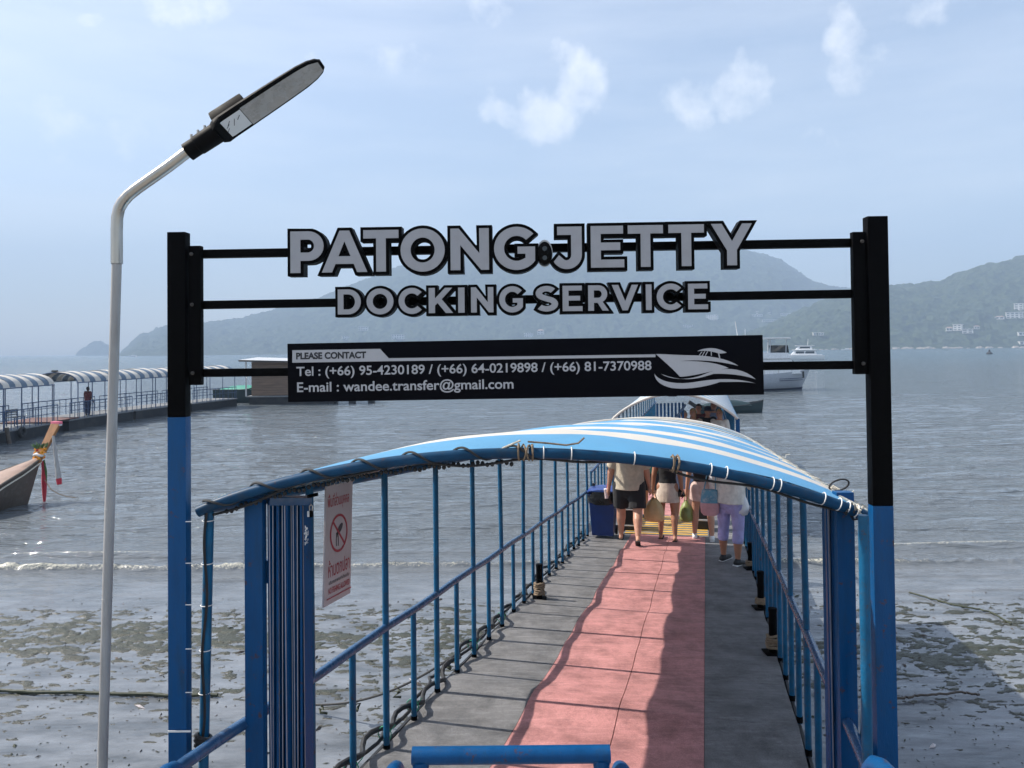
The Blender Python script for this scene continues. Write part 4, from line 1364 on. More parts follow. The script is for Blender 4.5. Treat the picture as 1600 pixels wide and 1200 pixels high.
ramp = plate(S_END - .05, S_END + 1.55, -.70, .74, .012, 'deck_grey', None, 'ramp_plate')
tag(ramp, 'hinged plate with yellow hazard stripes joining gangway and pontoon', 'ramp plate')
for k in range(9):
    s = S_END + .05 + k * .17
    m = MB().add([G(a, t, .0165) for a, t in ((s, -.68), (s + .10, -.68), (s + .10 - .0, .72), (s - .0, .72))], [(0, 1, 2, 3)])
    m.v = [tuple(G(a, t, .0165)) for a, t in ((s - .10, -.68), (s - .02, -.68), (s + .10, .72), (s + .02, .72))]
    o = m.build('hazard_stripe', 'yellow_paint', ramp, smooth=False)
for t in (-1.36, 1.36):
    MB().tube([G(S2 + .6, t, .95), G(S2 + 20, t, .95)], .024, 8).build('handrail', 'navy_rail', pon)
    for k in range(40):
        s = S2 + .6 + k * .485
        MB().tube([G(s, t, -.03), G(s, t, .95 if k % 2 or s < 15.2 else 1.62)], .018, 8).build('baluster', 'blue_paint_light', pon)
can2 = canopy('canopy', 'blue and white striped canopy over the far pontoon with people under it', lambda t: 15.4 + .18 * t, 27.0, 1.45, 1.56, .60, G, .62, ('canvas_white', 'canvas_blue'), group=None)
hoop(G, lambda t: 15.39 + .18 * t, 1.45, 1.55, .60, .03).build('front_hoop', 'canvas_white', can2)
for s in (18.3, 21.2, 24.1, 26.9):
    hoop(G, lambda t: s, 1.44, 1.53, .60, .02).build('hoop', 'blue_paint_light', can2)
for t in (-1.45, 1.45):
    MB().tube([G(15.4 + .18 * t, t, 1.545), G(27, t, 1.545)], .022, 8).build('eave_pipe', 'blue_paint_light', can2)
MB().beam(G(15.7, 1.45, 0), G(15.7, 1.45, 1.55), .09, .09, DH).build('corner_post', 'blue_paint', can2)
MB().beam(G(15.2, -1.45, 0), G(15.2, -1.45, 1.55), .05, .05, DH).build('corner_post', 'blue_paint', can2)
fg2 = thing('folding_gate', 'half open blue slat gate under the far canopy with a diagonal brace', 'gate', 'folded entrance gates', loc=G(15.5, -.4, 0))
for k in range(8):
    MB().beam(G(15.6 + .06 * k, -.42 + .085 * k, .05), G(15.6 + .06 * k, -.42 + .085 * k, 1.9), .05, .015, DH).build('slat', 'blue_paint', fg2)
MB().beam(G(15.55, -.44, .9), G(16.0, .24, 1.85), .03, .05, Z).build('brace', 'rail_top', fg2)
MB().box(G(15.3, -.05, 2.14), (.20, .14, .10)).build('lamp_box', 'black_plastic', can2, bevel=.01)

# ================================================================== FOREGROUND BARRIER AND STAIR RAILS
u0, u1 = at(645, 1181, 2.32), at(952, 1178, 2.32)
bar = thing('barrier', 'blue tube barrier with two legs across the middle of the entrance', 'barrier', loc=V(((u0.x + u1.x) / 2, 2.32, 2.0)))
MB().tube([u0 - V((.002, 0, 0)), u1 + V((.002, 0, 0))], .0255, 16).build('top_tube', 'blue_paint', bar)
for p in (u0 + V((.024, 0, 0)), u1 - V((.024, 0, 0))):
    MB().tube([p - Z * .012, p - Z * .05, p - Z * 1.1], [.027, .0225, .0225], 14).build('leg', 'blue_paint', bar)
for i, (x, y) in enumerate(((280, 1181), (622, 1180), (966, 1180), (1356, 1172))):
    e = at(x, y, 2.42)
    lab = ['blue stair handrail at the far left bottom corner', 'blue stair handrail end left of the barrier', 'blue stair handrail end right of the barrier', 'blue stair handrail below the right gantry post'][i]
    hr = thing('stair_rail', lab, 'handrail', 'stair handrails', loc=V((e.x, 2.0, 2.2)))
    pts = [e + V((0, 0, -1.0)), e + V((0, .0, -.10)), e + V((0, -.012, -.055)), e + V((0, -.045, -.02)), e + V((0, -.09, -.004)), e + V((0, -.16, .0)), e + V((0, -1.2, .20)), e + V((0, -2.0, .34))]
    MB().tube(pts, .0255, 16).build('tube', 'blue_paint', hr)
    MB().tube([e + V((0, -1.2, .2)), e + V((0, -1.2, -.75))], .0225, 12).build('leg', 'blue_paint', hr)

# ================================================================== LITTER BIN
bp_ = G(10.0, -.98, 0)
bin_ = local('litter_bin', 'blue wheeled litter bin with black liner at the end of the left railing', 'bin', loc=G(9.85, -1.0, und(9.85, -1) + .002), rz=GANG_A, scale=.90)
prof = lambda w, d, z: [V((-w, -d, z)), V((w, -d, z)), V((w, d, z)), V((-w, d, z))]
rings = [prof(.20, .22, .06), prof(.215, .235, .30), prof(.25, .27, .80), prof(.26, .28, .82), prof(.26, .28, .85)]
m = MB()
for a, b in zip(rings, rings[1:]):
    m.add(a + b, [(k, (k + 1) % 4, 4 + (k + 1) % 4, 4 + k) for k in range(4)])
m.add(rings[0], [(3, 2, 1, 0)]).add(rings[-1], [(0, 1, 2, 3)])
m.build('bin_body', 'bin_blue', bin_, bevel=.02)
ln = []
for k, (w, z) in enumerate(((.285, .66), (.30, .73), (.295, .80), (.288, .865), (.26, .875))):
    ln.append([V((w * math.copysign(abs(math.cos(a)) ** .5, math.cos(a)) * .97, (w + .02) * math.copysign(abs(math.sin(a)) ** .5, math.sin(a)), z + .02 * math.sin(a * 5 + k))) for a in np.linspace(0, 2 * math.pi, 40)])
MB().grid(ln).build('liner', 'bag_black', bin_)
lid = MB().grid([[V((-.27 + .54 * i / 8, -.29 + .60 * j / 8, .885 + .06 * (1 - ((i - 4) / 4) ** 2 * .6 - ((j - 4) / 4) ** 2 * .4))) for i in range(9)] for j in range(9)])
lid.grid([[V((-.27 + .54 * i / 8, -.29 + .60 * j / 8, .872)) for i in range(9)] for j in range(9)])
ld = lid.build('lid', 'bin_lid', bin_)
MB().tube([V((-.2, -.32, .90)), V((.2, -.32, .90))], .013, 8).build('handle', 'bin_blue', ld)
MB().box(V((-.2, .1, .955)), (.05, .05, .05)).build('lid_knob', 'black_plastic', ld)
for x in (-.2, .2):
    MB().lathe([(.03, -.02), (.09, -.02), (.09, .02), (.03, .02)], V((x * 1.08, .20, .09)), 14, rot=Matrix.Rotation(RAD(90), 3, 'Y')).build('wheel', 'rubber', bin_)
# clutter beside the bin
crate = local('equipment_crate', 'dark crate with white rims standing behind the blue bin', 'crate', loc=G(10.6, -.60, PZ), rz=GANG_A)
MB().box((0, 0, .22), (.34, .36, .42)).build('crate_body', 'black_plastic', crate, bevel=.02)
for z in (.12, .40):
    MB().box((0, 0, z), (.36, .38, .022)).build('rim', 'white_plate', crate, bevel=.004)
crate2 = local('equipment_crate', 'dark crate on the right under the woman with white sneakers', 'crate', loc=G(10.9, .62, PZ), rz=GANG_A)
MB().box((0, 0, .26), (.30, .3, .5)).build('crate_body', 'black_plastic', crate2, bevel=.02)
MB().box((0, 0, .2), (.32, .32, .03)).build('rim', 'white_plate', crate2, bevel=.004)

# ================================================================== PEOPLE
class Blob:
    """round-ended tapered limbs fused into one continuous skin by voxel remeshing"""
    def __init__(s): s.mb = MB()
    def limb(s, p, q, r0, r1, depth=1.0, caps=True, seg=14):
        p, q = V(p), V(q)
        a = q - p
        L = a.length
        a = a.normalized()
        prof = []
        if caps:
            prof += [(r0 * math.sin(k * math.pi / 8), -r0 * math.cos(k * math.pi / 8)) for k in range(1, 4)]
        prof += [(r0, 0), (r1, L)]
        if caps:
            prof += [(r1 * math.cos(k * math.pi / 8), L + r1 * math.sin(k * math.pi / 8)) for k in range(1, 4)]
        rot = a.to_track_quat('Z', 'Y').to_matrix()
        b0 = len(s.mb.v)
        s.mb.lathe(prof, p, seg, rot=rot)
        if depth != 1.0:
            for i in range(b0, len(s.mb.v)):
                x, y, z = s.mb.v[i]
                k = 0 if L < 1e-6 else max(0, min(1, (z - p.z) / (q.z - p.z))) if abs(q.z - p.z) > 1e-4 else .5
                yc = p.y + (q.y - p.y) * k
                s.mb.v[i] = (x, yc + (y - yc) * depth, z)
        return s
    def ball(s, c, r, sx=1, sy=1, sz=1):
        s.mb.ball(c, r, sx, sy, sz, 16)
        return s
    def cone_ring(s, rings):
        """stack of elliptical rings (cx, cy, z, rx, ry)"""
        seg = 20
        vs = [V((cx + rx * math.cos(2 * math.pi * k / seg), cy + ry * math.sin(2 * math.pi * k / seg), z)) for cx, cy, z, rx, ry in rings for k in range(seg)]
        n = len(rings)
        s.mb.add(vs, [(i * seg + k, i * seg + (k + 1) % seg, (i + 1) * seg + (k + 1) % seg, (i + 1) * seg + k) for i in range(n - 1) for k in range(seg)] + [tuple(range(seg - 1, -1, -1)), tuple(range((n - 1) * seg, n * seg))])
        return s
    def build(s, name, mat, parent, voxel=.011, smooth=4):
        o = s.mb.build('temp', mat, None)
        m = o.modifiers.new('r', 'REMESH')
        m.mode = 'VOXEL'
        m.voxel_size = voxel
        m.use_smooth_shade = True
        k = o.modifiers.new('s', 'SMOOTH')
        k.factor = .5
        k.iterations = smooth
        me = evaluated_mesh(o)
        bpy.data.objects.remove(o)
        return adopt(me, name, mat, parent)
def seg_pt(a, b, k): return V(a).lerp(V(b), k)

def person(label, loc, rz, H=1.70, legs=None, arms=None, skin='skin', top=None, bottom=None, hair=('hair_brown', 'short'), shoes='shoe_black', build=1.0, voxel=.011, hat=None, lean=0.0, shoe_type='shoe', look=0.0):
    """legs: per side (thigh forward deg, knee bend deg, outward deg); arms: per side (forward deg, outward deg, elbow bend deg); local +y is ahead.
    top = (mat, style, hem z), bottom = (mat, style, length 0..1)"""
    root = local('person', label, 'person', 'people on the jetty', loc, rz, H / 1.70)
    legs = legs or ((8, 4, 3), (-8, 6, 3))
    arms = arms or ((8, 8, 12), (-6, 8, 12))
    w = build
    hipz = .90
    feet = []
    J = {}
    low = 9
    for sd_, (fw, kn, outw) in zip((-1, 1), legs):
        hip = V((sd_ * .088 * w, 0, hipz))
        a, b = RAD(fw), RAD(fw - kn)
        o_ = math.sin(RAD(outw)) * sd_
        knee = hip + V((o_ * .42, math.sin(a) * .42, -math.cos(a) * .42))
        ank = knee + V((o_ * .25, math.sin(b) * .41, -math.cos(b) * .41))
        J[sd_] = (hip, knee, ank, b)
        low = min(low, ank.z - .075 * math.cos(b) - .05 * max(0, math.sin(-b)))
    dzv = V((0, 0, -low))
    for k in J: J[k] = tuple(p + dzv for p in J[k][:3]) + (J[k][3],)
    pel = V((0, 0, hipz)) + dzv
    ln = V((0, math.sin(RAD(lean)), math.cos(RAD(lean))))
    chest = pel + ln * .40
    neck = pel + ln * .53
    headc = neck + V((0, math.sin(RAD(look)) * .05 + .02, .155))
    body = Blob()
    body.limb(pel - V((0, 0, .02)), pel + ln * .12, .135 * w, .125 * w, .72)
    body.limb(pel + ln * .12, chest, .118 * w, .150 * w, .66)
    body.limb(chest, pel + ln * .46, .140 * w, .11 * w, .62)
    body.limb(neck - ln * .06, neck + ln * .07, .058, .052)
    A = {}
    for sd_, (fw, outw, el) in zip((-1, 1), arms):
        sh = pel + ln * .475 + V((sd_ * .165 * w, 0, 0))
        d = V((sd_ * math.sin(RAD(outw)), math.sin(RAD(fw)), -math.cos(RAD(fw)) * math.cos(RAD(outw)))).normalized()
        elb = sh + d * .285
        fwd = fw + el
        d2 = V((sd_ * math.sin(RAD(outw)) * .7, math.sin(RAD(fwd)), -math.cos(RAD(fwd)))).normalized()
        wr = elb + d2 * .245
        A[sd_] = (sh, elb, wr, d2)
        body.limb(sh, elb, .056 * w, .043 * w)
        body.limb(elb, wr, .043 * w, .028)
        # hand: palm, four unequal curled fingers, thumb on the inner side
        side = V((0, 1, 0)).cross(d2).normalized() if abs(d2.y) < .9 else V((1, 0, 0))
        side = d2.cross(V((sd_, 0, 0))).normalized()
        if side.length < .1: side = V((0, 1, 0))
        curl = V((-sd_, 0, 0))
        pm = wr + d2 * .085
        body.limb(wr, pm, .027, .034)
        for f, ln_ in enumerate((.060, .070, .066, .052)):
            b0 = pm + side * (.027 - .018 * f)
            k1 = b0 + d2 * ln_ * .6
            k2 = k1 + (d2 * .55 + curl * .6).normalized() * ln_ * .55
            body.limb(b0, k1, .010, .0095).limb(k1, k2, .0095, .008)
        th0 = wr + d2 * .03 + side * .026
        body.limb(th0, th0 + (d2 * .6 + side * .7 + curl * .2).normalized() * .055, .012, .009)
    for sd_ in (-1, 1):
        hip, knee, ank, b = J[sd_]
        body.limb(hip, knee, .088 * w, .057 * w)
        calf = seg_pt(knee, ank, .32) - V((0, .014, 0))
        body.limb(knee, calf, .056 * w, .058 * w).limb(calf, ank, .057 * w, .036)
        fd = V((0, math.cos(b), math.sin(b)))            # foot direction
        dn = V((0, math.sin(b), -math.cos(b)))
        heel = ank + dn * .045 - fd * .035
        toe = ank + dn * .055 + fd * .155
        body.limb(ank, heel, .036, .032).limb(heel, toe, .034, .026)
        J[sd_] += (fd, dn, heel, toe)
    # head with brow, nose, chin, ears
    body.ball(headc, .098, .80, .98, 1.22)
    body.limb(headc + V((0, .045, -.05)), headc + V((0, .068, -.088)), .040, .026)
    body.limb(headc + V((0, .088, .005)), headc + V((0, .113, -.028)), .010, .015)
    for sd_ in (-1, 1):
        body.ball(headc + V((sd_ * .080, -.005, -.008)), .026, .4, .8, 1.2)
    sk = body.build('body', skin, root, voxel)
    for sd_ in (-1, 1):
        MB().ball(headc + V((sd_ * .030, .088, .012)), .0095, 1.3, .5, .8, 8).build('eye', 'print_dark', sk)
    MB().box(headc + V((0, .096, -.055)), (.044, .008, .009)).build('mouth', 'bag_pink', sk)
    # hair
    hm_, style = hair
    h = Blob()
    h.ball(headc + V((0, -.012, .022)), .105, .84, .98, 1.12)
    if style == 'long':
        h.limb(headc + V((0, -.055, .02)), headc + V((0, -.085, -.20)), .075, .055, .7)
    if style == 'bun':
        h.ball(headc + V((0, -.11, .05)), .045)
    hb = h.build('hair', hm_, root, max(voxel, .012), 3)
    bm = bmesh.new(); bm.from_mesh(hb.data)               # cut the face free
    dl = [v for v in bm.verts if v.co.y > headc.y + .030 and v.co.z < headc.z + .058]
    bmesh.ops.delete(bm, geom=dl, context='VERTS'); bm.to_mesh(hb.data); bm.free()
    if hat:
        hh = thing_child = MB()
        hh.lathe([(.098, .035), (.100, .06), (.088, .11), (.05, .135), (.01, .14)], headc, 18, .88, 1.02)
        hh.lathe([(.10, .034), (.19, .022), (.19, .028), (.10, .044)], headc, 20, .95, 1.0)
        hh.build('hat', hat, root)
    # top
    if top:
        tm, style, hem = top
        t = Blob()
        hemz = pel.z + hem
        cb, cr_ = pel + ln * max(.1, hem + .1), 1.0
        if style in ('shirt', 'blouse'):
            g_ = .042 if style == 'shirt' else .034
            t.cone_ring([(0, pel.y + ln.y * hem, hemz, .170 * w + g_ * .6, .125 * w + g_), (0, pel.y + ln.y * .12, pel.z + .12, .150 * w + g_, .105 * w + g_), (0, ln.y * .25, pel.z + .25, .152 * w + g_ * .8, .105 * w + g_),
                         (0, ln.y * .38, pel.z + .38 * ln.z, .166 * w + g_ * .6, .108 * w + g_ * .6), (0, ln.y * .47, pel.z + .475 * ln.z, .160 * w, .085 * w), (0, ln.y * .53, pel.z + .53 * ln.z, .075, .065)])
            for sd_ in (-1, 1):
                sh, elb, wr, d2 = A[sd_]
                if style == 'shirt':
                    t.limb(sh - V((sd_ * .02, 0, 0)), sh, .075 * w, .078 * w)
                    t.limb(sh, seg_pt(sh, elb, .80), .076 * w, .070 * w, caps=False)
                else:
                    t.limb(sh, elb, .074 * w, .066 * w).limb(elb, seg_pt(elb, wr, .85), .068, .052, caps=False)
        else:   # tank
            g_ = .014
            t.cone_ring([(0, ln.y * hem, hemz, .140 * w + g_, .100 * w + g_), (0, ln.y * .14, pel.z + .14, .122 * w + g_, .084 * w + g_), (0, ln.y * .28, pel.z + .28, .138 * w + g_, .094 * w + g_), (0, ln.y * .36, pel.z + .36 * ln.z, .148 * w + g_ * .8, .098 * w + g_)])
            for sd_ in (-1, 1):
                t.limb(pel + ln * .35 + V((sd_ * .085 * w, -.085 * w, 0)), pel + ln * .50 + V((sd_ * .085, -.03, .012)), .016, .014)
                t.limb(pel + ln * .50 + V((sd_ * .085, -.03, .012)), pel + ln * .40 + V((sd_ * .075 * w, .075 * w, 0)), .014, .016)
        t.build('top', tm, root, max(voxel, .012), 3)
    if bottom:
        bm_, style, ln_ = bottom
        t = Blob()
        if style == 'skirt':
            z0 = pel.z - ln_ * .42
            t.cone_ring([(0, 0, z0, .192 * w, .150 * w), (0, 0, pel.z - .08, .175 * w, .135 * w), (0, 0, pel.z + .04, .152 * w, .115 * w), (0, 0, pel.z + .11, .137 * w, .103 * w)])
        else:
            ex = dict(shorts=.030, loose=.045, leggings=.007, trousers=.026)[style]
            t.limb(pel - V((0, 0, .03)), pel + V((0, 0, .09)), .138 * w + ex * .5, .128 * w + ex * .4, .78)
            for sd_ in (-1, 1):
                hip, knee, ank = J[sd_][:3]
                if ln_ <= 1.0:
                    e = seg_pt(hip, knee, ln_)
                    t.limb(hip, e, .090 * w + ex * .7, (.090 + (.057 - .090) * ln_) * w + ex * 1.2, caps=False)
                    t.ball(hip, .090 * w + ex * .6)
                else:
                    e = seg_pt(knee, ank, ln_ - 1)
                    t.limb(hip, knee, .090 * w + ex * .8, .058 * w + ex)
                    cf = seg_pt(knee, ank, .32) - V((0, .014, 0))
                    t.limb(knee, cf, .058 * w + ex, .059 * w + ex)
                    t.limb(cf, e, .059 * w + ex, (.045 * w if ln_ < 1.8 else .04) + ex * 1.2, caps=False)
        t.build('bottoms', bm_, root, max(voxel, .012), 3)
    for sd_ in (-1, 1):
        hip, knee, ank, b, fd, dn, heel, toe = J[sd_]
        s_ = Blob()
        if shoe_type == 'shoe':
            s_.limb(heel - fd * .012, toe + fd * .012, .043, .036).limb(ank + dn * .01, heel, .044, .043)
            sh_ = s_.build('shoe', shoes, root, .012, 3)
            MB().beam(heel - fd * .045 + dn * .034, toe + fd * .04 + dn * .028, .075, .018, -dn).build('sole', 'shoe_white', sh_)
        else:
            sh_ = MB().beam(heel - fd * .035 + dn * .036, toe + fd * .03 + dn * .030, .078, .016, -dn).build('sandal', shoes, root, bevel=.005)
            MB().tube([toe - fd * .05 + V((-.035, 0, 0)) + dn * .02, toe - fd * .05 - dn * .034, toe - fd * .05 + V((.035, 0, 0)) + dn * .02], .008, 6).build('strap', shoes, sh_)
    root['_hand'] = 0
    M_ = Matrix.Translation(V(loc)) @ Matrix.Rotation(rz, 4, 'Z') @ Matrix.Scale(H / 1.70, 4)
    info = {sd_: M_ @ (A[sd_][2] + A[sd_][3] * .11) for sd_ in (-1, 1)}
    info['hip'] = {sd_: M_ @ (pel + V((sd_ * .17, -.02, .02))) for sd_ in (-1, 1)}
    info['sh'] = {sd_: M_ @ (A[sd_][0] + V((0, -.06, .05))) for sd_ in (-1, 1)}
    del root['_hand']
    return root, info

def carrier_bag(label, hand, w, h, mat, seed, d=.10, handles=True, name='carrier_bag', rz=None):
    """crumpled bag hanging from a hand"""
    r_ = random.Random(seed)
    b = local(name, label, 'bag', 'bags people carry', loc=hand - V((0, 0, h + (.10 if handles else 0))), rz=GANG_A if rz is None else rz)
    rows_ = []
    for (z, f) in ((0, .55), (.04, .85), (.15, 1.0), (.4, 1.02), (.65, .85), (.85, .5), (1.0, .22)):
        rows_.append([V((w / 2 * f * math.copysign(abs(math.cos(a)) ** .7, math.cos(a)) * (1 + r_.uniform(-.10, .10)), d * f * math.sin(a) * (1 + r_.uniform(-.2, .2)), z * h + (r_.uniform(-.015, .015) if z > 0 else 0))) for a in np.linspace(0, 2 * math.pi, 15)[:-1]])
        rows_[-1].append(rows_[-1][0])
    m = MB().grid(rows_)
    m.add(rows_[0][:-1], [tuple(range(13, -1, -1))])
    m.build('bag_body', mat, b, angle=180)
    if handles:
        for sy in (-.02, .02):
            MB().tube([V((-w * .14, sy, h * .92)), V((-.02, sy * .4, h + .06)), V((0, 0, h + .105)), V((.02, sy * .4, h + .06)), V((w * .14, sy, h * .92))], .008, 6).build('handle', mat, b)
    return b
rzG = GANG_A
def gp(px, py, zoff=0.0):
    """pixel on the deck (slope or level part) -> ground point"""
    best = None
    for k in range(700):
        s = k * .03
        p = None
        d = ray(px, py)
        # lateral line at s
        q = G(s, 0)
        kk = (q - CAM).dot(DH) / d.dot(DH)
        w_ = CAM + d * kk
        if best is None or abs(w_.z - q.z) < best[0]: best = (abs(w_.z - q.z), s, (w_ - q).dot(U))
    return best[1], best[2]
def stand(px, py):
    s, t = gp(px, py)
    return G(s, t, und(s, t) + .002 if s < S_END else PZ + .012), s, t

pA, sA, tA = stand(984, 846)
man, iA = person('man in beige t-shirt and black shorts walking away with a plastic bag', pA, rzG + .03, 1.80, ((16, 6, 3), (-14, 22, 3)), ((-4, 13, 14), (8, 12, 8)), 'skin', ('cloth_beige', 'shirt', -.06), ('cloth_black', 'loose', .85), ('hair_greyhair', 'short'), 'shoe_black', 1.28, shoe_type='sandal')
carrier_bag('tan plastic carrier bag in the right hand of the man in beige', iA[1] + V((.05, -.05, .02)), .33, .38, 'plastic_tan', 1)
cup = local('drink_cup', 'pink drink cup held by the man in the beige t-shirt', 'cup', loc=iA[-1] + V((-.02, .03, -.09)), rz=rzG)
MB().lathe([(.030, 0), (.044, .14), (.047, .145), (.047, .15)], (0, 0, 0), 16).build('cup_body', 'cup_pink', cup)
MB().lathe([(.048, .15), (.046, .16), (.02, .165)], (0, 0, 0), 16).build('cup_lid', 'plastic_white', cup)
MB().tube([(0, 0, .16), (.015, 0, .25)], .005, 6).build('straw', 'cloth_red', cup)

pB, sB, tB = stand(1044, 842)
_, iB = person('woman in black tank top and cream mini skirt walking away', pB, rzG - .05, 1.66, ((6, 5, 3), (-6, 6, 3)), ((0, 10, 16), (-8, 9, 14)), 'skin_tan', ('cloth_black', 'tank', .06), ('cloth_skirt', 'skirt', .62), ('hair_brown', 'long'), 'shoe_black', 1.06, shoe_type='sandal', hat='cloth_navy')
carrier_bag('small black handbag on the right hip of the woman in the cream skirt', iB['hip'][1] + V((.06, 0, .06)), .13, .14, 'bag_black', 2, .05, True, 'handbag')

pC, sC, tC = stand(1099, 842)
_, iC = person('woman in black camisole and pale shorts carrying a green bag', pC, rzG + .04, 1.66, ((7, 4, 4), (-5, 5, 4)), ((2, 11, 6), (-4, 8, 14)), 'skin', ('cloth_black', 'tank', .10), ('cloth_pinkshort', 'shorts', .55), ('hair_blonde', 'long'), 'shoe_white', 1.08)
carrier_bag('yellow green plastic bag in the left hand of the woman in shorts', iC[-1], .24, .36, 'plastic_green', 3)
carrier_bag('white drawstring bag on the right shoulder of the woman in shorts', iC['sh'][1] + V((.03, -.06, -.04)), .24, .42, 'plastic_white', 4, .08, True, 'drawstring_bag')

pD, sD, tD = stand(1143, 880)
_, iD = person('woman in white blouse and lilac leggings standing and looking at a phone', pD, rzG - .55, 1.64, ((3, 2, 3), (-3, 4, 3)), ((8, 10, 14), (30, 10, 78)), 'skin_tan', ('cloth_white', 'blouse', -.03), ('cloth_lilac', 'leggings', 1.45), ('hair_blonde', 'bun'), 'shoe_black', 1.26, look=10, lean=3)
ph_ = MB().box((0, 0, 0), (.075, .010, .15)).build('phone', 'black_plastic', None, bevel=.004)
ph_.location = iD[1] + V((.0, .03, .04)); ph_.rotation_euler = (RAD(-40), 0, rzG - .55)
tag(ph_, 'dark phone in the right hand of the woman in lilac leggings', 'phone')
sb = local('shoulder_bag', 'blue and pink cloth shoulder bag of the woman in lilac leggings', 'bag', 'bags people carry', loc=iD['sh'][-1] + V((-.12, -.08, -.72)), rz=rzG)
rows_ = [[V((.13 * f * math.copysign(abs(math.cos(a)) ** .6, math.cos(a)), .055 * f * math.sin(a), z)) for a in np.linspace(0, 2 * math.pi, 15)] for z, f in ((0, .7), (.04, .97), (.13, 1.03), (.18, 1.0))]
MB().grid(rows_).build('lower_bag', 'bag_pink', sb)
rows_ = [[V((.13 * f * math.copysign(abs(math.cos(a)) ** .6, math.cos(a)), .055 * f * math.sin(a), z)) for a in np.linspace(0, 2 * math.pi, 15)] for z, f in ((.178, 1.005), (.28, .92), (.36, .80), (.37, .5), (.372, .02))]
MB().grid(rows_).build('upper_bag', 'bag_blue', sb)
MB().tube([V((-.08, 0, .35)), V((-.04, .02, .55)), V((.06, .05, .73)), V((.10, .06, .74)), V((.08, .02, .50)), V((.08, 0, .35))], .009, 6).build('strap', 'bag_blue', sb)
carrier_bag('white cloth bag hanging on the right arm of the woman in lilac', iD['hip'][1] + V((.02, .02, .20)), .20, .30, 'plastic_white', 6, .08, True, 'cloth_bag')

pE, sE, tE = stand(1018, 812)
_, iE = person('man in dark green t-shirt and black shorts in mid step', pE, rzG, 1.74, ((10, 5, 3), (-10, 48, 3)), ((4, 12, 10), (-6, 12, 14)), 'skin', ('cloth_green', 'shirt', -.02), ('cloth_black', 'loose', .8), ('hair_dark', 'short'), 'shoe_black', 1.05, .014)
carrier_bag('grey plastic bag swinging beside the man in the green t-shirt', iE[1] + V((.03, 0, .08)), .22, .34, 'plastic_grey', 7)
pF, sF, tF = stand(1068, 812)
_, iF = person('woman in white top and slate blue shorts ahead of the group', pF, rzG, 1.66, ((12, 6, 3), (-9, 8, 3)), None, 'skin', ('cloth_white', 'shirt', .0), ('cloth_slate', 'shorts', .7), ('hair_brown', 'long'), 'shoe_white', 1.0, .014, shoe_type='sandal')
# the queue under the far canopy, coming towards us
qs = [(16.6, .30, 'cloth_check', 'shirt', 'hair_greyhair', 'cloth_navy', 'man in a checked shirt leaning on the far gate', 'trousers'),
      (17.0, .52, 'cloth_beige', 'shirt', 'hair_blonde', 'cloth_black', 'blonde person in a beige top under the far canopy', 'shorts'),
      (17.3, .88, 'cloth_black', 'shirt', 'hair_dark', 'cloth_black', 'person in black with a cap in the far canopy queue', 'shorts'),
      (17.2, 1.18, 'cloth_white', 'blouse', 'hair_blonde', 'cloth_slate', 'person in a pale loose shirt beside the far right railing', 'shorts'),
      (18.6, .65, 'cloth_darkred', 'shirt', 'hair_dark', 'cloth_navy', 'person in dark red at the back of the far canopy', 'trousers'),
      (18.9, 1.05, 'cloth_slate', 'shirt', 'hair_brown', 'cloth_black', 'person in slate blue at the back of the far queue', 'shorts')]
for i, (s, t, tm, st, hr, bm_, lab, bs) in enumerate(qs):
    person(lab, G(s, t - .12, PZ + .002), rzG + math.pi + random.Random(i).uniform(-.5, .5), 1.66 + .03 * (i % 3), ((6, 4, 3), (-5, 5, 3)), ((12, 12, 30), (4, 10, 18)), 'skin', (tm, st, -.04), (bm_, bs, .8 if bs == 'shorts' else 1.95), (hr, 'short' if i in (0, 2, 4) else 'long'), 'shoe_black', 1.0 + .05 * (i % 2), .018, hat='cloth_navy' if i == 2 else None)

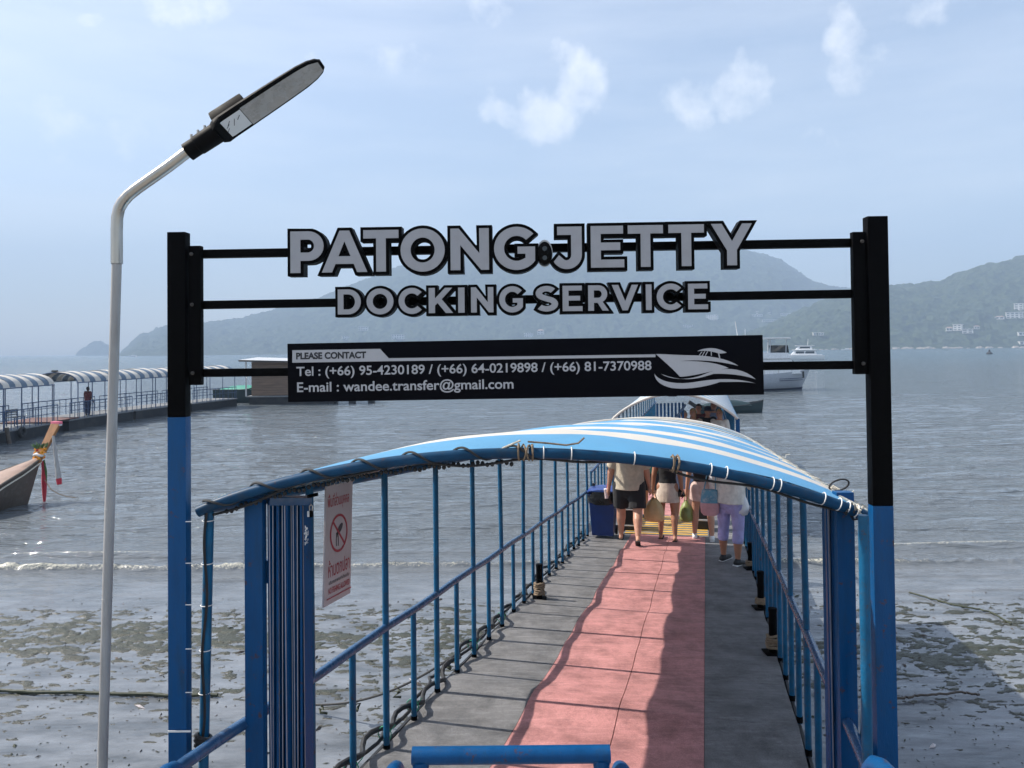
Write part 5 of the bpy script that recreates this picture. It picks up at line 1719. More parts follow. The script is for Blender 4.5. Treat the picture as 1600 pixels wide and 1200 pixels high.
# ================================================================== THE LEFT-HAND JETTY
JP = [V((-25.6, 24, 0)), V((-26.0, 37, 0)), V((-26.5, 45.3, 0)), V((-25.6, 54.2, 0)), V((-23.6, 63.2, 0))]   # centre line
def jl(y):
    """centre point and unit across vector of the jetty at world y"""
    for a, b in zip(JP, JP[1:]):
        if y <= b.y or b is JP[-1]:
            k = (y - a.y) / (b.y - a.y)
            d = (b - a).normalized()
            return a.lerp(b, k), V((d.y, -d.x, 0)), d
def J_(y, t, z):
    c, a, d = jl(y)
    return c + a * t + Z * z
def pontoon_seg(y0, y1, label, hw=1.3):
    th = thing('jetty_pontoon', label, 'pontoon', 'floats of the left hand jetty', loc=J_((y0 + y1) / 2, 0, 0))
    ring_ = lambda y, w, z0, z1: [J_(y, -w, z0), J_(y, w, z0), J_(y, w, z1), J_(y, -w, z1)]
    vs = []
    for k in range(5): vs += ring_(y0 + (y1 - y0) * k / 4, hw, -.5, .54)
    MB().add(vs, [(4 * i + k, 4 * i + (k + 1) % 4, 4 * i + 4 + (k + 1) % 4, 4 * i + 4 + k) for i in range(4) for k in range(4)] + [(0, 1, 2, 3), (19, 18, 17, 16)]).build('float', 'hull_dark', th, smooth=False)
    vs = []
    for k in range(5): vs += ring_(y0 + (y1 - y0) * k / 4, hw + .04, .545, .62)
    MB().add(vs, [(4 * i + k, 4 * i + (k + 1) % 4, 4 * i + 4 + (k + 1) % 4, 4 * i + 4 + k) for i in range(4) for k in range(4)] + [(0, 1, 2, 3), (19, 18, 17, 16)]).build('deck', 'deck_far', th, smooth=False)
    for t in (-hw, hw):
        MB().tube([J_(y0 + .1 + (y1 - y0 - .2) * k / 4, t, 1.55) for k in range(5)], .028, 6).build('top_rail', 'navy_rail', th)
        MB().tube([J_(y0 + .1 + (y1 - y0 - .2) * k / 4, t, 1.12) for k in range(5)], .018, 6).build('mid_rail', 'navy_rail', th)
        n = int((y1 - y0) / .55)
        for k in range(n + 1):
            y = y0 + .1 + (y1 - y0 - .2) * k / n
            MB().tube([J_(y, t, .6), J_(y, t, 1.55)], .020, 6).build('baluster', 'navy_rail', th)
    return th
segs = [(26, 33.6, 'near left float of the jetty with dark hull below its railing'), (34.0, 42.3, 'jetty float below the nearest striped canopy on the left'),
        (43.4, 50.2, 'jetty float where a man in dark red stands'), (50.5, 56.8, 'jetty float with railing just left of the gantry post'),
        (57.1, 62.8, 'last jetty float before the wooden shed')]
for a, b, lab in segs: pontoon_seg(a, b, lab)
link = thing('link_plate', 'low red brown plank bridging the gap between two jetty floats', 'gangplank', loc=J_(42.8, 0, .6))
MB().add([J_(y, t, z) for y in (41.2, 44.4) for t, z in ((-1.2, .64), (1.36, .64), (1.36, .70), (-1.2, .70))], [(0, 1, 5, 4), (1, 2, 6, 5), (2, 3, 7, 6), (3, 0, 4, 7), (0, 3, 2, 1), (4, 5, 6, 7)]).build('plank', 'red_deck', link, smooth=False)
MB().add([J_(y, t, z) for y in (42.3, 43.4) for t, z in ((-.9, -.3), (1.0, -.3), (1.0, .42), (-.9, .42))], [(0, 1, 5, 4), (1, 2, 6, 5), (2, 3, 7, 6), (3, 0, 4, 7), (0, 3, 2, 1), (4, 5, 6, 7)]).build('hinge_float', 'hull_dark', link, smooth=False)
def jcanopy(y0, y1, label, hw=1.28):
    th = thing('jetty_canopy', label, 'canopy', 'canopies on the left hand jetty', loc=J_((y0 + y1) / 2, 0, .6))
    n = int((y1 - y0) / .5)
    ah = lambda t: 2.68 + .62 * math.sqrt(max(0, 1 - (t / hw) ** 2))
    for i in range(n):
        rows_ = [[J_(y0 + (y1 - y0) * (i + k / 2) / n, hw * math.sin(j), ah(hw * math.sin(j)) + .03 * math.sin(i * .9 + j)) for j in np.linspace(-math.pi / 2, math.pi / 2, 15)] for k in range(3)]
        MB().grid(rows_).build('stripe', ('canvas_white', 'canvas_navy')[i % 2], th, angle=80)
    for t in (-hw, hw):
        MB().tube([J_(y0 + (y1 - y0) * k / 4, t, 2.67) for k in range(5)], .03, 6).build('eave_pipe', 'navy_rail', th)
        m_ = max(3, int((y1 - y0) / 1.5))
        for k in range(m_ + 1):
            y = y0 + .05 + (y1 - y0 - .1) * k / m_
            MB().tube([J_(y, t, .6), J_(y, t, 2.68)], .028, 6).build('post', 'navy_rail', th)
    MB().tube([J_(y0, hw * math.sin(j), ah(hw * math.sin(j)) - .03) for j in np.linspace(-math.pi / 2, math.pi / 2, 15)], .03, 6).build('end_hoop', 'navy_rail', th)
    MB().box(J_(y0, 0, 3.36), (.30, .16, .10)).build('lamp_box', 'black_plastic', th)
jcanopy(34.2, 41.9, 'nearest striped canopy on the left jetty, cut by the photo edge')
jcanopy(44.4, 56.2, 'long striped canopy over the man on the left jetty')
jcanopy(57.6, 62.6, 'short far striped canopy beside the wooden shed')
person('man in a dark red shirt standing on the left jetty with his back turned', J_(46.4, .80, .622), RAD(-15), 1.72, ((3, 2, 4), (-2, 3, 4)), ((2, 14, 20), (2, 14, 20)), 'skin_dark', ('cloth_darkred', 'shirt', -.03), ('cloth_navy', 'trousers', 1.95), ('hair_dark', 'short'), 'shoe_black', 1.05, .02)
# bench frame and odds and ends on the jetty
st_ = thing('bench', 'pale metal bench frame on the near left jetty float', 'bench', loc=J_(40.2, .2, .62))
for dx in (-.45, .45):
    for dy in (-.2, .2):
        MB().beam(J_(40.2 + dx, .2 + dy, .62), J_(40.2 + dx, .2 + dy, 1.06 if dy > 0 else 1.45), .04, .04, V((1, 0, 0))).build('leg', 'navy_rail', st_)
MB().box(J_(40.2, .2, 1.08), (.46, 1.0, .04)).build('seat', 'deck_far', st_)
for k in range(3):
    MB().box(J_(40.2, 0, 1.2 + .12 * k), (.03, 1.0, .07)).build('back_slat', 'deck_far', st_)
ty = thing('tyre_fender', 'black tyre hanging on the near jetty float as a fender', 'fender', loc=J_(38.6, 1.4, .3))
MB().ring(J_(38.6, 1.42, .42), V((1, 0, 0)), .22, .075, 18, 8).build('tyre', 'rubber', ty)
MB().tube([J_(38.6, 1.40, .62), J_(38.6, 1.36, .95)], .012, 5).build('rope', 'rope_tan', ty)
ml = MB().tube([J_(37.3, 1.65, -.6), J_(37.15, 1.50, .8)], .10, 10).build('mooring_pile', 'wood_hull')
tag(ml, 'short slanting wooden pile against the near jetty float', 'pile')

# ---- wooden shed on its raft
sh = thing('shed', 'brown boarded shed on a raft at the end of the left jetty', 'shed', loc=V((-18.6, 65.5, .7)))
X0, X1, Y0, Y1 = -21.75, -15.4, 64.0, 67.5
MB().add([V((x, y, z)) for x in (X0 - .1, X1 + .1) for y, z in ((Y0 - .2, -.4), (Y1, -.4), (Y1, .58), (Y0 - .2, .58))], [(0, 1, 5, 4), (1, 2, 6, 5), (2, 3, 7, 6), (3, 0, 4, 7), (0, 3, 2, 1), (4, 5, 6, 7)]).build('raft', 'hull_dark', sh, smooth=False)
MB().box(((X0 + X1) / 2, (Y0 + Y1) / 2 - .1, .66), (X1 - X0 + .6, Y1 - Y0 + .5, .10)).build('raft_deck', 'deck_far', sh, smooth=False)
MB().box(((X0 + X1) / 2, (Y0 + Y1) / 2 + .05, 2.05), (X1 - X0 - .06, Y1 - Y0 - .1, 2.7)).build('inner_wall', 'shed_dark', sh, smooth=False)
for k in range(13):
    z = .74 + .215 * k
    MB().box(((X0 + X0 + 3.9) / 2, Y0 + .05, z + .105), (3.88, .05, .20)).build('board', 'shed_wood', sh, smooth=False, bevel=.008)
    MB().box(((X0 + 3.95 + X1) / 2, Y0 + .06, z + .105), (X1 - X0 - 3.97, .05, .20)).build('board', 'shed_wood', sh, smooth=False, bevel=.008)
    MB().box((X0 + .03, (Y0 + Y1) / 2, z + .105), (.05, Y1 - Y0 - .1, .20)).build('board', 'shed_wood', sh, smooth=False, bevel=.008)
MB().add([V((X0 - .8, Y0 - .7, 3.72)), V((X1 + .5, Y0 - .7, 3.50)), V((X1 + .5, Y1 + .5, 3.62)), V((X0 - .8, Y1 + .5, 3.90)),
          V((X0 - .8, Y0 - .7, 3.58)), V((X1 + .5, Y0 - .7, 3.36)), V((X1 + .5, Y1 + .5, 3.48)), V((X0 - .8, Y1 + .5, 3.76))], [(0, 1, 2, 3), (7, 6, 5, 4), (0, 4, 5, 1), (1, 5, 6, 2), (2, 6, 7, 3), (3, 7, 4, 0)]).build('roof', 'shed_roof', sh, smooth=False)
MB().box(((X0 + X1) / 2 - .15, Y0 - .72, 3.54), (X1 - X0 + 1.3, .03, .12), Matrix.Rotation(RAD(1.8), 3, 'Y')).build('fascia', 'shed_dark', sh, smooth=False)
for x in (X0 - .3,):
    MB().beam(V((x, Y0 - .4, .7)), V((x, Y0 - .4, 3.55)), .10, .10, V((1, 0, 0))).build('corner_post', 'white_plate', sh)
lw = thing('low_dock', 'low plank dock reaching right from the wooden shed', 'dock', loc=V((-12.5, 64, 0)))
MB().box((-13.0, 64.3, .32), (4.6, 1.3, .10)).build('deck', 'deck_far', lw, smooth=False)
for x in (-15, -13.4, -11.8):
    MB().box((x, 64.3, 0), (.4, 1.1, .55)).build('float', 'hull_dark', lw, smooth=False)

# ================================================================== BOATS
def loft_hull(secs):
    """sections: list of lists of points from port gunwale over keel to starboard gunwale"""
    return MB().grid(secs)
def small_boat(name, label, loc, rz, L, B, Hh, mats, group=None, tarp=None):
    b = local(name, label, 'boat', group, loc, rz)
    secs = []
    for k in range(13):
        f = k / 12
        w = B / 2 * (1 - max(0, (f - .45) / .55) ** 2.2) * (.78 + .22 * min(1, f * 3))
        z1 = Hh * (1 + .7 * max(0, f - .5) ** 2 * 4)
        y = L * (f - .5)
        secs.append([V((w * a, y + (L * .03 * (c + .0) if f > .9 else 0), -.25 + (z1 + .25) * c)) for a, c in ((-1, 1), (-.96, .6), (-.75, .2), (-.3, .02), (0, 0), (.3, .02), (.75, .2), (.96, .6), (1, 1))])
    m = loft_hull(secs)
    m.grid([[p * .97 + V((0, 0, .02)) for p in s_] for s_ in secs])
    m.add(secs[0], [tuple(range(9))])
    m.build('hull', mats[0], b, angle=60)
    MB().tube([s_[0] for s_ in secs], .03, 6).build('gunwale', mats[1], b)
    MB().tube([s_[-1] for s_ in secs], .03, 6).build('gunwale', mats[1], b)
    for f in (-.22, .12):
        MB().box((0, L * f, Hh * .7), (B * .9, .22, .05)).build('thwart', mats[1], b)
    if tarp:
        rows_ = [[V((B / 2 * .9 * t, L * y, Hh + .35 * (1 - t * t) * (1 - (y / .42) ** 2) + .04 * math.sin(9 * t + 20 * y))) for t in np.linspace(-1, 1, 9)] for y in np.linspace(-.4, .3, 9)]
        MB().grid(rows_).build('tarp', tarp, b, angle=80)
    return b
bd = small_boat('moored_boat', 'dark teal boat moored beside the far pontoon canopy', V((14.2, 50.5, 0)), RAD(-86), 4.4, 1.3, .5, ('teal_tarp', 'hull_dark'), tarp='teal_tarp')
MB().beam(V((0, -2.1, .4)), V((0, -2.7, .8)), .2, .25).build('outboard', 'black_plastic', bd, bevel=.04)
bg_ = small_boat('moored_boat', 'dark boat under a green cover moored left of the wooden shed', V((-23.2, 66.5, 0)), RAD(-100), 5.2, 1.7, 1.15, ('teal_tarp', 'hull_dark'), tarp='green_tarp')
MB().beam(V((-.3, 1.9, .6)), V((-.5, 2.9, 2.6)), .12, .22).build('prow_board', 'wood_dark', bg_)

# ---- long-tail boat in front on the left
lt = local('longtail_boat', 'wooden longtail boat with tall garlanded prow at the left edge', 'boat', loc=V((-14.15, 22.3, 0)), rz=RAD(-22))
L_, secs = 9.0, []
for k in range(19):
    f = k / 18                                # 0 stem .. 1 aft
    y = -f * L_
    w = .98 * (1 - (1 - min(1, f / .36)) ** 2.0) ** .75 if f > 0 else .045
    w = max(.05, w) * (1 - .25 * max(0, (f - .6) / .4))
    z1 = .46 + .78 * max(0, 1 - f / .26) ** 1.5
    stem = .46 * max(0, 1 - f / .10)
    secs.append([V((w * a, y + stem * c, -.3 + (z1 + .3) * c)) for a, c in ((-1, 1), (-.93, .72), (-.72, .40), (-.36, .12), (0, 0), (.36, .12), (.72, .40), (.93, .72), (1, 1))])
m = loft_hull(secs)
m.build('hull', 'wood_hull', lt, angle=60)
MB().grid([[V((p.x * .94, p.y, max(p.z, -.05) + .03)) for p in s_] for s_ in secs]).build('inner_planking', 'wood_dark', lt, angle=60)
for i in (0, -1):
    MB().tube([s_[i] + Z * .01 for s_ in secs], .032, 8).build('gunwale', 'wood_hull', lt)
    MB().tube([s_[i] * 1.0 + V((.02 if i else -.02, 0, -.10)) for s_ in secs], .022, 6).build('rub_strake', 'rope_white', lt)
fd_ = [[V((s_[0].x * (1 - 2 * t) * .97, s_[0].y, s_[0].z + .02 + .06 * (1 - (2 * t - 1) ** 2))) for t in np.linspace(0, 1, 7)] for s_ in secs[:4]]
MB().grid(fd_).build('foredeck', 'wood_deck', lt, angle=70)
for y0 in (-3.7, -5.2, -6.6):
    MB().box((0, y0, .42), (1.75, .34, .045)).build('thwart', 'wood_deck', lt)
MB().grid([[V((x, y, .20)) for x in (-.8, 0, .8)] for y in (-2.9, -5, -8.4)]).build('floor_boards', 'wood_deck', lt)
MB().box((.40, -3.0, .50), (.5, .62, .18)).build('blue_cushion', 'navy_rail', lt, bevel=.04)
MB().beam(V((-.25, -1.55, .55)), V((-.27, -1.55, 1.30)), .17, .12, V((0, 1, 0))).build('mooring_post', 'wood_dark', lt, bevel=.01)
pb, pt = V((0, .30, 1.12)), V((0, .62, 2.32))
ppts = [V((0, .34, 1.05)), V((.02, .50, 1.40)), V((.09, .68, 1.80)), V((.17, .86, 2.24))]
wv = [.09, .13, .145, .175]
ex = V((.82, -.57, 0)).normalized()
m = MB()
pr_rows = [[p + V((0, s * .045, 0)) + V((q * w_, 0, 0)) for q, s in ((-1, -1), (1, -1), (1, 1), (-1, 1), (-1, -1))] for p, w_ in zip(ppts, wv)]
m.grid(pr_rows).add(pr_rows[-1][:4], [(0, 1, 2, 3)]).add(pr_rows[0][:4], [(3, 2, 1, 0)])
prow = m.build('prow_board', 'wood_prow', lt, bevel=.006)
MB().box(ppts[-1] + V((0, .01, .03)), (.37, .11, .07)).build('prow_cap', 'pink_trim', prow, bevel=.008)
MB().box(ppts[-1] + V((0, .005, -.035)), (.36, .105, .045)).build('prow_band', 'white_plate', prow, bevel=.004)
gar = thing_g = local('garland', 'orange marigold garland with leaves tied round the prow', 'garland', loc=lt.location, rz=RAD(-22))
r_ = random.Random(3)
for i in range(70):
    a = r_.uniform(0, 2 * math.pi)
    z = 1.22 + .34 * r_.random()
    MB().ball(V((math.cos(a) * (.16 + .03 * r_.random()), .44 + math.sin(a) * .10 + (z - 1.3) * .2, z)), .030 + .014 * r_.random(), 1, 1, .9, 7).build('flower', 'marigold' if i % 6 else 'cloth_red', gar)
MB().tube([V((math.cos(a) * .17, .45 + math.sin(a) * .10, 1.36 + .02 * math.sin(a * 3))) for a in np.linspace(0, 2 * math.pi, 16)], .045, 8).build('ribbon', 'white_plate', gar)
for i in range(22):
    a = r_.uniform(0, 2 * math.pi)
    p = V((math.cos(a) * .15, .46 + math.sin(a) * .10, 1.54))
    q = p + V((math.cos(a) * .13 + r_.uniform(-.04, .04), math.sin(a) * .05, .10 + .10 * r_.random()))
    MB().tube([p, (p + q) / 2 + Z * .02, q], [.012, .022, .003], 5).build('leaf', 'leaf_green', gar)
rb = local('prow_cloth', 'long red cloth hanging from the longtail boat stem into the water', 'cloth', loc=lt.location, rz=RAD(-22))
MB().tube([V((.06, .50, 1.16)), V((.05, .56, .9)), V((.06, .56, .55)), V((.05, .57, .18)), V((.05, .57, -.1))], [.035, .062, .075, .055, .03], 9).build('cloth', 'cloth_red', rb)
MB().tube([V((.10, .52, 1.20)), V((.115, .57, .85)), V((.10, .59, .45))], [.02, .035, .02], 7).build('cloth_fold', 'leaf_green', rb)
wtop, wbot = at(83, 681, 22.2), at(93, 757, 22.0)
ol = thing('paddle', 'grey pole with a red tip hanging from the prow board', 'paddle', loc=wbot)
MB().tube([wtop, wtop.lerp(wbot, .5), wbot.lerp(wtop, .12)], [.035, .055, .075], 9).build('blade', 'pole_grey', ol)
MB().tube([wbot.lerp(wtop, .12), wbot], [.076, .062], 9).build('tip', 'cloth_red', ol)
tag(MB().tube([at(70, 750, 22.2), at(80, 765, 22.0), at(92, 772, 22), at(105, 776, 22), at(118, 777.5, 22)], .012, 6).build('mooring_line', 'rope_tan'), 'thin mooring line from the longtail stem into the water', 'rope')
tag(MB().tube([at(28, 728, 22.6), at(24, 742, 22.4), at(14, 752, 22.2), at(22, 752, 22.1), at(32, 756, 22.1), at(38, 753, 22.0)], .016, 6).build('rope', 'rope_white'), 'pale rope from the post lying in the longtail boat', 'rope')

# ---- motor yacht half hidden behind the contact panel
ya = local('motor_yacht', 'white motor yacht with flybridge moored behind the contact panel', 'yacht', loc=V((24.6, 77.5, 0)), rz=RAD(-68))
def yacht_secs(L, B, z0, z1, rake):
    out = []
    for k in range(15):
        f = k / 14
        w = B / 2 * (1 - max(0, (f - .5) / .5) ** 2.4)
        y = L * (f - .5)
        zz = z1 + .5 * f * f
        out.append([V((max(.03, w) * a * (1 if c > .6 else .92), y + rake * f * f * c, z0 + (zz - z0) * c)) for a, c in ((-1, 1), (-.98, .62), (-.86, .3), (-.5, .05), (0, 0), (.5, .05), (.86, .3), (.98, .62), (1, 1))])
    return out
ys = yacht_secs(11, 3.8, -.4, 1.55, 1.4)
m = loft_hull(ys); m.add(ys[0], [tuple(range(9))]); m.build('hull', 'boat_hull_grey', ya, angle=50)
wl_ = [[p for p in s_[2:7]] for s_ in ys]
MB().grid([[V((p.x * 1.012, p.y * 1.004, min(p.z, .18))) for p in s_] for s_ in wl_]).build('boot_stripe', 'antifoul', ya, angle=50)
MB().grid([[s_[0].lerp(s_[-1], t) + Z * .01 for t in (0, .5, 1)] for s_ in ys]).build('deck', 'boat_white', ya)
def block(w0, w1, y0, y1, z0, z1, rf, rb_):
    return MB().add([V((x * w, y, z)) for (z, w, a, b) in ((z0, w0, y0, y1), (z1, w1, y0 + rb_, y1 - rf)) for x, y in ((-1, a), (1, a), (1, b), (-1, b))], [(3, 2, 1, 0), (4, 5, 6, 7), (0, 1, 5, 4), (1, 2, 6, 5), (2, 3, 7, 6), (3, 0, 4, 7)])
cabn = block(1.65, 1.45, -4.2, 4.4, 1.6, 3.15, 1.3, .1).build('cabin', 'boat_white', ya, bevel=.08)
for sx in (-1, 1):
    MB().add([V((sx * (1.66 - .2 * (z - 1.6) / 1.55), y, z)) for y, z in ((-3.2, 2.3), (1.4, 2.3), (1.1, 2.85), (-3.2, 2.85))], [(0, 1, 2, 3)]).build('side_window', 'boat_glass', cabn, smooth=False)
MB().add([V((x, 4.02 + (2.85 - z) * 1.1 - .22, z)) for x, z in ((-1.2, 2.2), (1.2, 2.2), (1.1, 2.95), (-1.1, 2.95))], [(0, 1, 2, 3)]).build('windscreen', 'boat_glass', cabn, smooth=False)
fb = block(1.6, 1.5, -4.2, 3.2, 3.15, 3.75, .5, .0).build('flybridge', 'boat_white', ya, bevel=.06)
MB().box((0, .4, 5.20), (3.1, 5.4, .14)).build('hardtop', 'boat_white', ya, bevel=.05)
for x in (-1.35, 1.35):
    for y in (-2.0, .6, 2.6):
        MB().tube([V((x, y, 3.7)), V((x * .98, y + .1, 5.15))], .045, 6).build('hardtop_post', 'boat_hull_grey', ya)
MB().grid([[V((x, 3.0 - (z - 3.7) * .25, z)) for x in (-1.4, 0, 1.4)] for z in (3.75, 4.5)]).build('bridge_screen', 'boat_glass', ya)
MB().tube([V((0, -2.2, 5.2)), V((0, -2.5, 6.9))], .04, 6).build('mast', 'boat_white', ya)
MB().tube([ys[k][8] + V((-.05, 0, .55)) for k in range(6, 15)], .025, 6).build('bow_rail', 'steel', ya)
for k in range(6, 15, 2):
    MB().tube([ys[k][8] + V((-.05, 0, 0)), ys[k][8] + V((-.05, 0, .55))], .02, 6).build('stanchion', 'steel', ya)
MB().tube([ys[12][8] + V((.10, 0, -.1)), ys[12][8] + V((.12, 0, -.75))], .09, 8).build('fender', 'black_plastic', ya)
for z in (1.15, .98):
    MB().tube([ys[k][8].lerp(ys[k][4], .0) + V((.035, 0, z - ys[k][8].z)) for k in range(8, 13)], .03, 5).build('hull_stripe', 'antifoul', ya)

ca = local('catamaran', 'white catamaran yacht with dark windows anchored before the hills', 'yacht', loc=V((97.5, 259, 0)), rz=RAD(72))
for x in (-2.7, 2.7):
    cs = yacht_secs(14, 1.5, -.3, 1.5, .4)
    MB().grid([[p + V((x, 0, 0)) for p in s_] for s_ in cs]).add([p + V((x, 0, 0)) for p in cs[0]], [tuple(range(9))]).build('hull', 'boat_white', ca, angle=50)
MB().box((0, -.6, 1.5), (6.4, 11.5, .5)).build('bridge_deck', 'boat_white', ca, bevel=.1)
cb_ = block(2.9, 2.6, -4.6, 3.4, 1.75, 3.2, 1.4, .2).build('cabin', 'boat_white', ca, bevel=.1)
for sx in (-1, 1):
    for (a, b) in ((-3.9, -1.0), (-.7, 2.0)):
        MB().add([V((sx * (2.93 - .3 * (z - 1.75) / 1.45), y, z)) for y, z in ((a, 2.15), (b, 2.15), (b - .3, 2.85), (a, 2.85))], [(0, 1, 2, 3)]).build('side_window', 'boat_glass', cb_, smooth=False)
MB().box((0, -.9, 3.32), (6.0, 7.6, .2)).build('fly_deck', 'boat_white', ca, bevel=.06)
fb_ = block(2.3, 2.0, -3.4, 1.9, 3.42, 4.6, 1.0, .2).build('flybridge', 'boat_white', ca, bevel=.1)
for sx in (-1, 1):
    MB().add([V((sx * (2.32 - .3 * (z - 3.42) / 1.2), y, z)) for y, z in ((-2.6, 3.8), (.7, 3.8), (.4, 4.35), (-2.6, 4.35))], [(0, 1, 2, 3)]).build('side_window', 'boat_glass', fb_, smooth=False)
MB().box((0, -1.0, 4.75), (4.6, 6.0, .16)).build('roof', 'boat_white', ca, bevel=.05)
MB().tube([V((0, -2, 4.8)), V((0, -2.2, 7.0))], .06, 6).build('mast', 'boat_white', ca)
# distant specks
bu = thing('buoy', 'small dark buoy floating on the right before the far shore', 'buoy', loc=on(1546, 553.5, 0))
bp2 = on(1546, 553.5, 0)
MB().lathe([(.3, -.5), (1.3, -.2), (1.3, .5), (.4, 1.3), (.35, 2.1), (.05, 2.2)], bp2, 10).build('float', 'hull_dark', bu)
def far_boat(px, py, L, label):
    p = on(px, py, 0)
    b = local('distant_boat', label, 'boat', 'boats along the far shore', loc=p, rz=RAD(80))
    s_ = yacht_secs(L, L * .28, -.3, L * .10, L * .06)
    MB().grid(s_).build('hull', 'boat_white', b)
    block(L * .11, L * .09, -L * .3, L * .15, L * .1, L * .22, L * .1, .1).build('cabin', 'boat_white', b)
for i, (x, y, L, lab) in enumerate(((1322, 547.2, 10, 'white boat near the far shore just left of the right post'), (1165, 549.5, 16, 'mast and hull of a white boat above the contact panel corner'), (207, 557.0, 14, 'tiny white boat at the foot of the left headland'), (1270, 548, 9, 'tiny white boat beyond the catamaran'))):
    far_boat(x, y, L, lab)
mp_ = on(1165, 549.5, 0)
tag(MB().tube([mp_ + Z * 1, mp_ + Z * 24], .35, 6).build('boat_mast', 'boat_white'), 'pale bare mast rising above the contact panel', 'mast')

# ================================================================== BUILDINGS ON THE HILLS
from mathutils.bvhtree import BVHTree
hill_trees = {}
for o in COL.objects:
    if o.name.startswith('hill_'):
        me = o.data
        hill_trees[o.name] = BVHTree.FromPolygons([v.co for v in me.vertices], [p.vertices for p in me.polygons])
def house(px, py, w, h, d, floors, label, flat=True):
    dr = ray(px, py).normalized()
    best = None
    for t in hill_trees.values():
        hit = t.ray_cast(CAM, dr)
        if hit[0] is not None and (best is None or hit[3] < best[1]): best = (hit[0], hit[3])
    if best is None: return
    p = best[0]
    hs = local('hillside_building', label, 'building', 'buildings on the hills', loc=p - V((0, 0, h * .3)) - V((dr.x, dr.y, 0)) * 3, rz=-math.atan2(dr.x, dr.y) + random.Random(int(px)).uniform(-.3, .3))
    MB().box((0, 0, h / 2), (w, d, h)).build('wall', 'house_white', hs, smooth=False)
    if flat:
        MB().box((0, 0, h + .3), (w + 1.4, d + 1.4, .6)).build('roof', 'house_white', hs, smooth=False)
    else:
        MB().add([V((x, y, z)) for x, y, z in ((-w / 2 - .8, -d / 2 - .8, h), (w / 2 + .8, -d / 2 - .8, h), (w / 2 + .8, d / 2 + .8, h), (-w / 2 - .8, d / 2 + .8, h), (-w / 4, 0, h + h * .35), (w / 4, 0, h + h * .35))], [(0, 1, 5, 4), (1, 2, 5), (2, 3, 4, 5), (3, 0, 4), (3, 2, 1, 0)]).build('roof', 'house_roof', hs, smooth=False)
    fh = h / floors
    nb = max(2, int(w / 5))
    for f in range(floors):
        for k in range(nb):
            MB().box((-w / 2 + w * (k + .5) / nb, -d / 2 - .06, fh * (f + .55)), (w / nb * .62, .2, fh * .5)).build('window', 'house_glass', hs, smooth=False)
HB = [(1497, 514, 11, 9, 9, 3, 1, 'white hillside villa with a tall block left of the villa pair'), (1512, 519, 14, 6, 9, 2, 1, 'long low white villa above the far shore'), (1483, 516, 8, 5, 8, 1, 0, 'small roofed house left of the white villas'),
      (1526, 513, 7, 4, 7, 1, 0, 'small pale house right of the white villas'), (1585, 495, 22, 9, 12, 3, 1, 'terraced white hotel block by the right photo edge'), (1592, 482, 12, 10, 10, 3, 1, 'upper hotel block by the right photo edge'),
      (1597, 523, 10, 5, 9, 1, 1, 'pale building low on the slope at the right edge'), (1562, 498, 12, 4, 8, 1, 0, 'low house left of the hotel terraces'), (1598, 537, 9, 4, 7, 1, 1, 'shore house at the right edge'),
      (1113, 498, 26, 12, 12, 4, 1, 'pale terraced hotel left of the white dots on the main hill'), (1180, 494, 34, 5, 10, 1, 1, 'long low terrace row on the main hill'), (1205, 502, 40, 5, 10, 1, 1, 'lower long terrace row on the main hill'), (1230, 492, 30, 5, 10, 1, 1, 'right hand terrace row on the main hill'),
      (1183, 489, 5, 6, 5, 1, 1, 'bright white block above the terrace rows'), (1202, 491, 5, 6, 5, 1, 1, 'second bright white block above the terrace rows'), (1273, 523, 5, 4, 5, 1, 1, 'small white house on the slope right of the catamaran'), (1283, 523, 7, 4, 5, 1, 1, 'wider white house on the slope right of the catamaran'),
      (568, 515, 22, 9, 10, 2, 1, 'faint pale building low on the main hill below the name letters'), (622, 528, 28, 10, 12, 2, 1, 'faint white building by the shore above the contact panel'), (826, 525, 20, 9, 10, 2, 1, 'faint pale house on the main hill above the middle of the panel'), (1075, 512, 20, 8, 10, 2, 1, 'faint pale house on the main hill right of the panel middle'), (845, 521, 14, 9, 9, 2, 0, 'faint roofed house on the main hill above the panel'), (540, 529, 16, 7, 9, 2, 1, 'faint house near the shore left of the panel top')]
for (x, y, w, h, d, fl, flat, lab) in HB: house(x, y, w, h, d, fl, lab, bool(flat))

# ================================================================== ROPES AND DEBRIS ON THE FLAT
def flat_rope(pts, r, label, mat='rubber', sag=.0):
    P_ = [on(x, y, z) for x, y, z in pts]
    out = []
    for a, b in zip(P_, P_[1:]):
        for k in range(8):
            q = a.lerp(b, k / 8)
            out.append(q + V((random.Random(int(q.x * 1000)).uniform(-.02, .02), random.Random(int(q.y * 1000)).uniform(-.02, .02), 0)))
    return tag(MB().tube(out + [P_[-1]], r, 7).build('mooring_rope', mat), label, 'rope', 'ropes lying on the flat')
pa, pb_ = G(4.6, -1.36, -.05), on(300, 1130, .02)
rp = []
for k in range(40):
    q = pa.lerp(on(430, 1098, .03), k / 39)
    rp.append(q - Z * (.35 * math.sin(math.pi * k / 39)))
tag(MB().tube(rp, .013, 7).build('mooring_rope', 'rubber'), 'dark slack rope from the gangway edge down to the mud', 'rope')
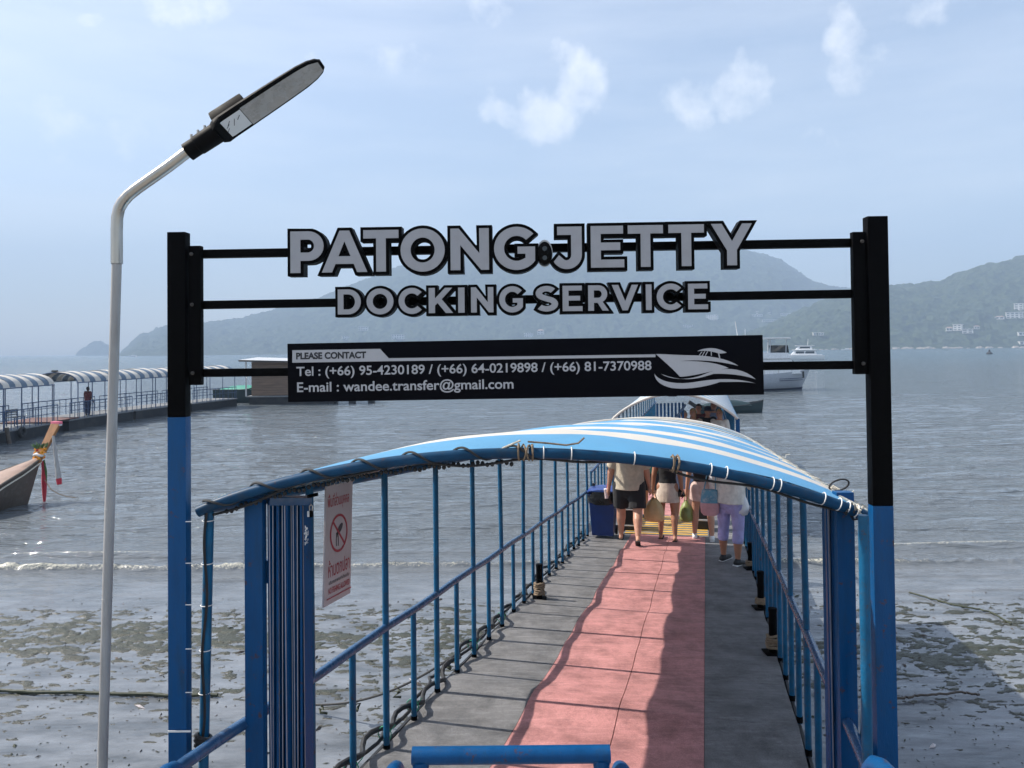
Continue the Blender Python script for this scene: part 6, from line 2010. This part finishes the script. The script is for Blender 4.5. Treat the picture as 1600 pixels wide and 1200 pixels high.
for i, k in enumerate((9, 17, 24, 30)):
    c = rp[k]
    r_ = random.Random(i)
    tag(MB().tube([c + V((r_.uniform(-.05, .05), r_.uniform(-.05, .05), -.02 * j)) for j in range(6)], .016, 5).build('weed_tuft', 'weed_dark'), ['topmost', 'second', 'third', 'lowest'][i] + ' tuft of dark weed caught on the slack rope beside the gangway', 'weed', 'weed on the slack rope')
flat_rope([(-40, 1078, .03), (60, 1081, .04), (150, 1083, .035), (260, 1086, .03), (340, 1086, .03)], .022, 'weed covered rope lying across the mud at the far left', 'weed_dark')
flat_rope([(1400, 1092, .03), (1440, 1086, .04), (1500, 1082, .05), (1530, 1085, .04)], .014, 'dark rope lying on the mud right of the gantry', 'wood_dark')
flat_rope([(1420, 925, .02), (1490, 945, .03), (1545, 955, .03), (1580, 975, .02)], .014, 'thin rope across the shallows on the right', 'weed_dark')
# scattered weed, shells and twigs
deb = {'weed_dark': MB(), 'wood_dark': MB(), 'sign_white': MB()}
r_ = random.Random(12)
for i in range(1700):
    y = 7.6 + 6.0 * r_.random() ** 1.1
    x = r_.uniform(-.74, .74) * y
    if -1.2 < x - (y - 3.4) * .25 - .1 < 1.2: continue
    mt = 'wood_dark' if i % 3 else 'weed_dark'
    if i % 60 == 0: mt = 'sign_white'
    s_ = r_.uniform(.005, .017) * (1 + (r_.random() < .03) * 1.6)
    a = r_.uniform(0, math.pi)
    c = V((x, y, .006))
    d1, d2 = V((math.cos(a), math.sin(a), 0)) * s_ * r_.uniform(1, 2.6), V((-math.sin(a), math.cos(a), 0)) * s_ * .6
    deb[mt].add([c - d1, c + d2 * r_.uniform(.6, 1), c + d1, c - d2, c + Z * s_ * r_.uniform(.3, .9)], [(0, 1, 4), (1, 2, 4), (2, 3, 4), (3, 0, 4)])
for k, nm, lab in (('weed_dark', 'seaweed_scraps', 'scattered scraps of green seaweed on the wet flat'), ('wood_dark', 'debris_scraps', 'scattered dark twigs and mud clods on the wet flat'), ('sign_white', 'shell_scraps', 'scattered pale shells and litter on the wet flat')):
    o = deb[k].build(nm, k, None, smooth=False, kind='stuff')
    o['label'] = lab
    o['category'] = 'debris'
for o in COL.objects:
    if '_baked' in o.keys(): del o['_baked']
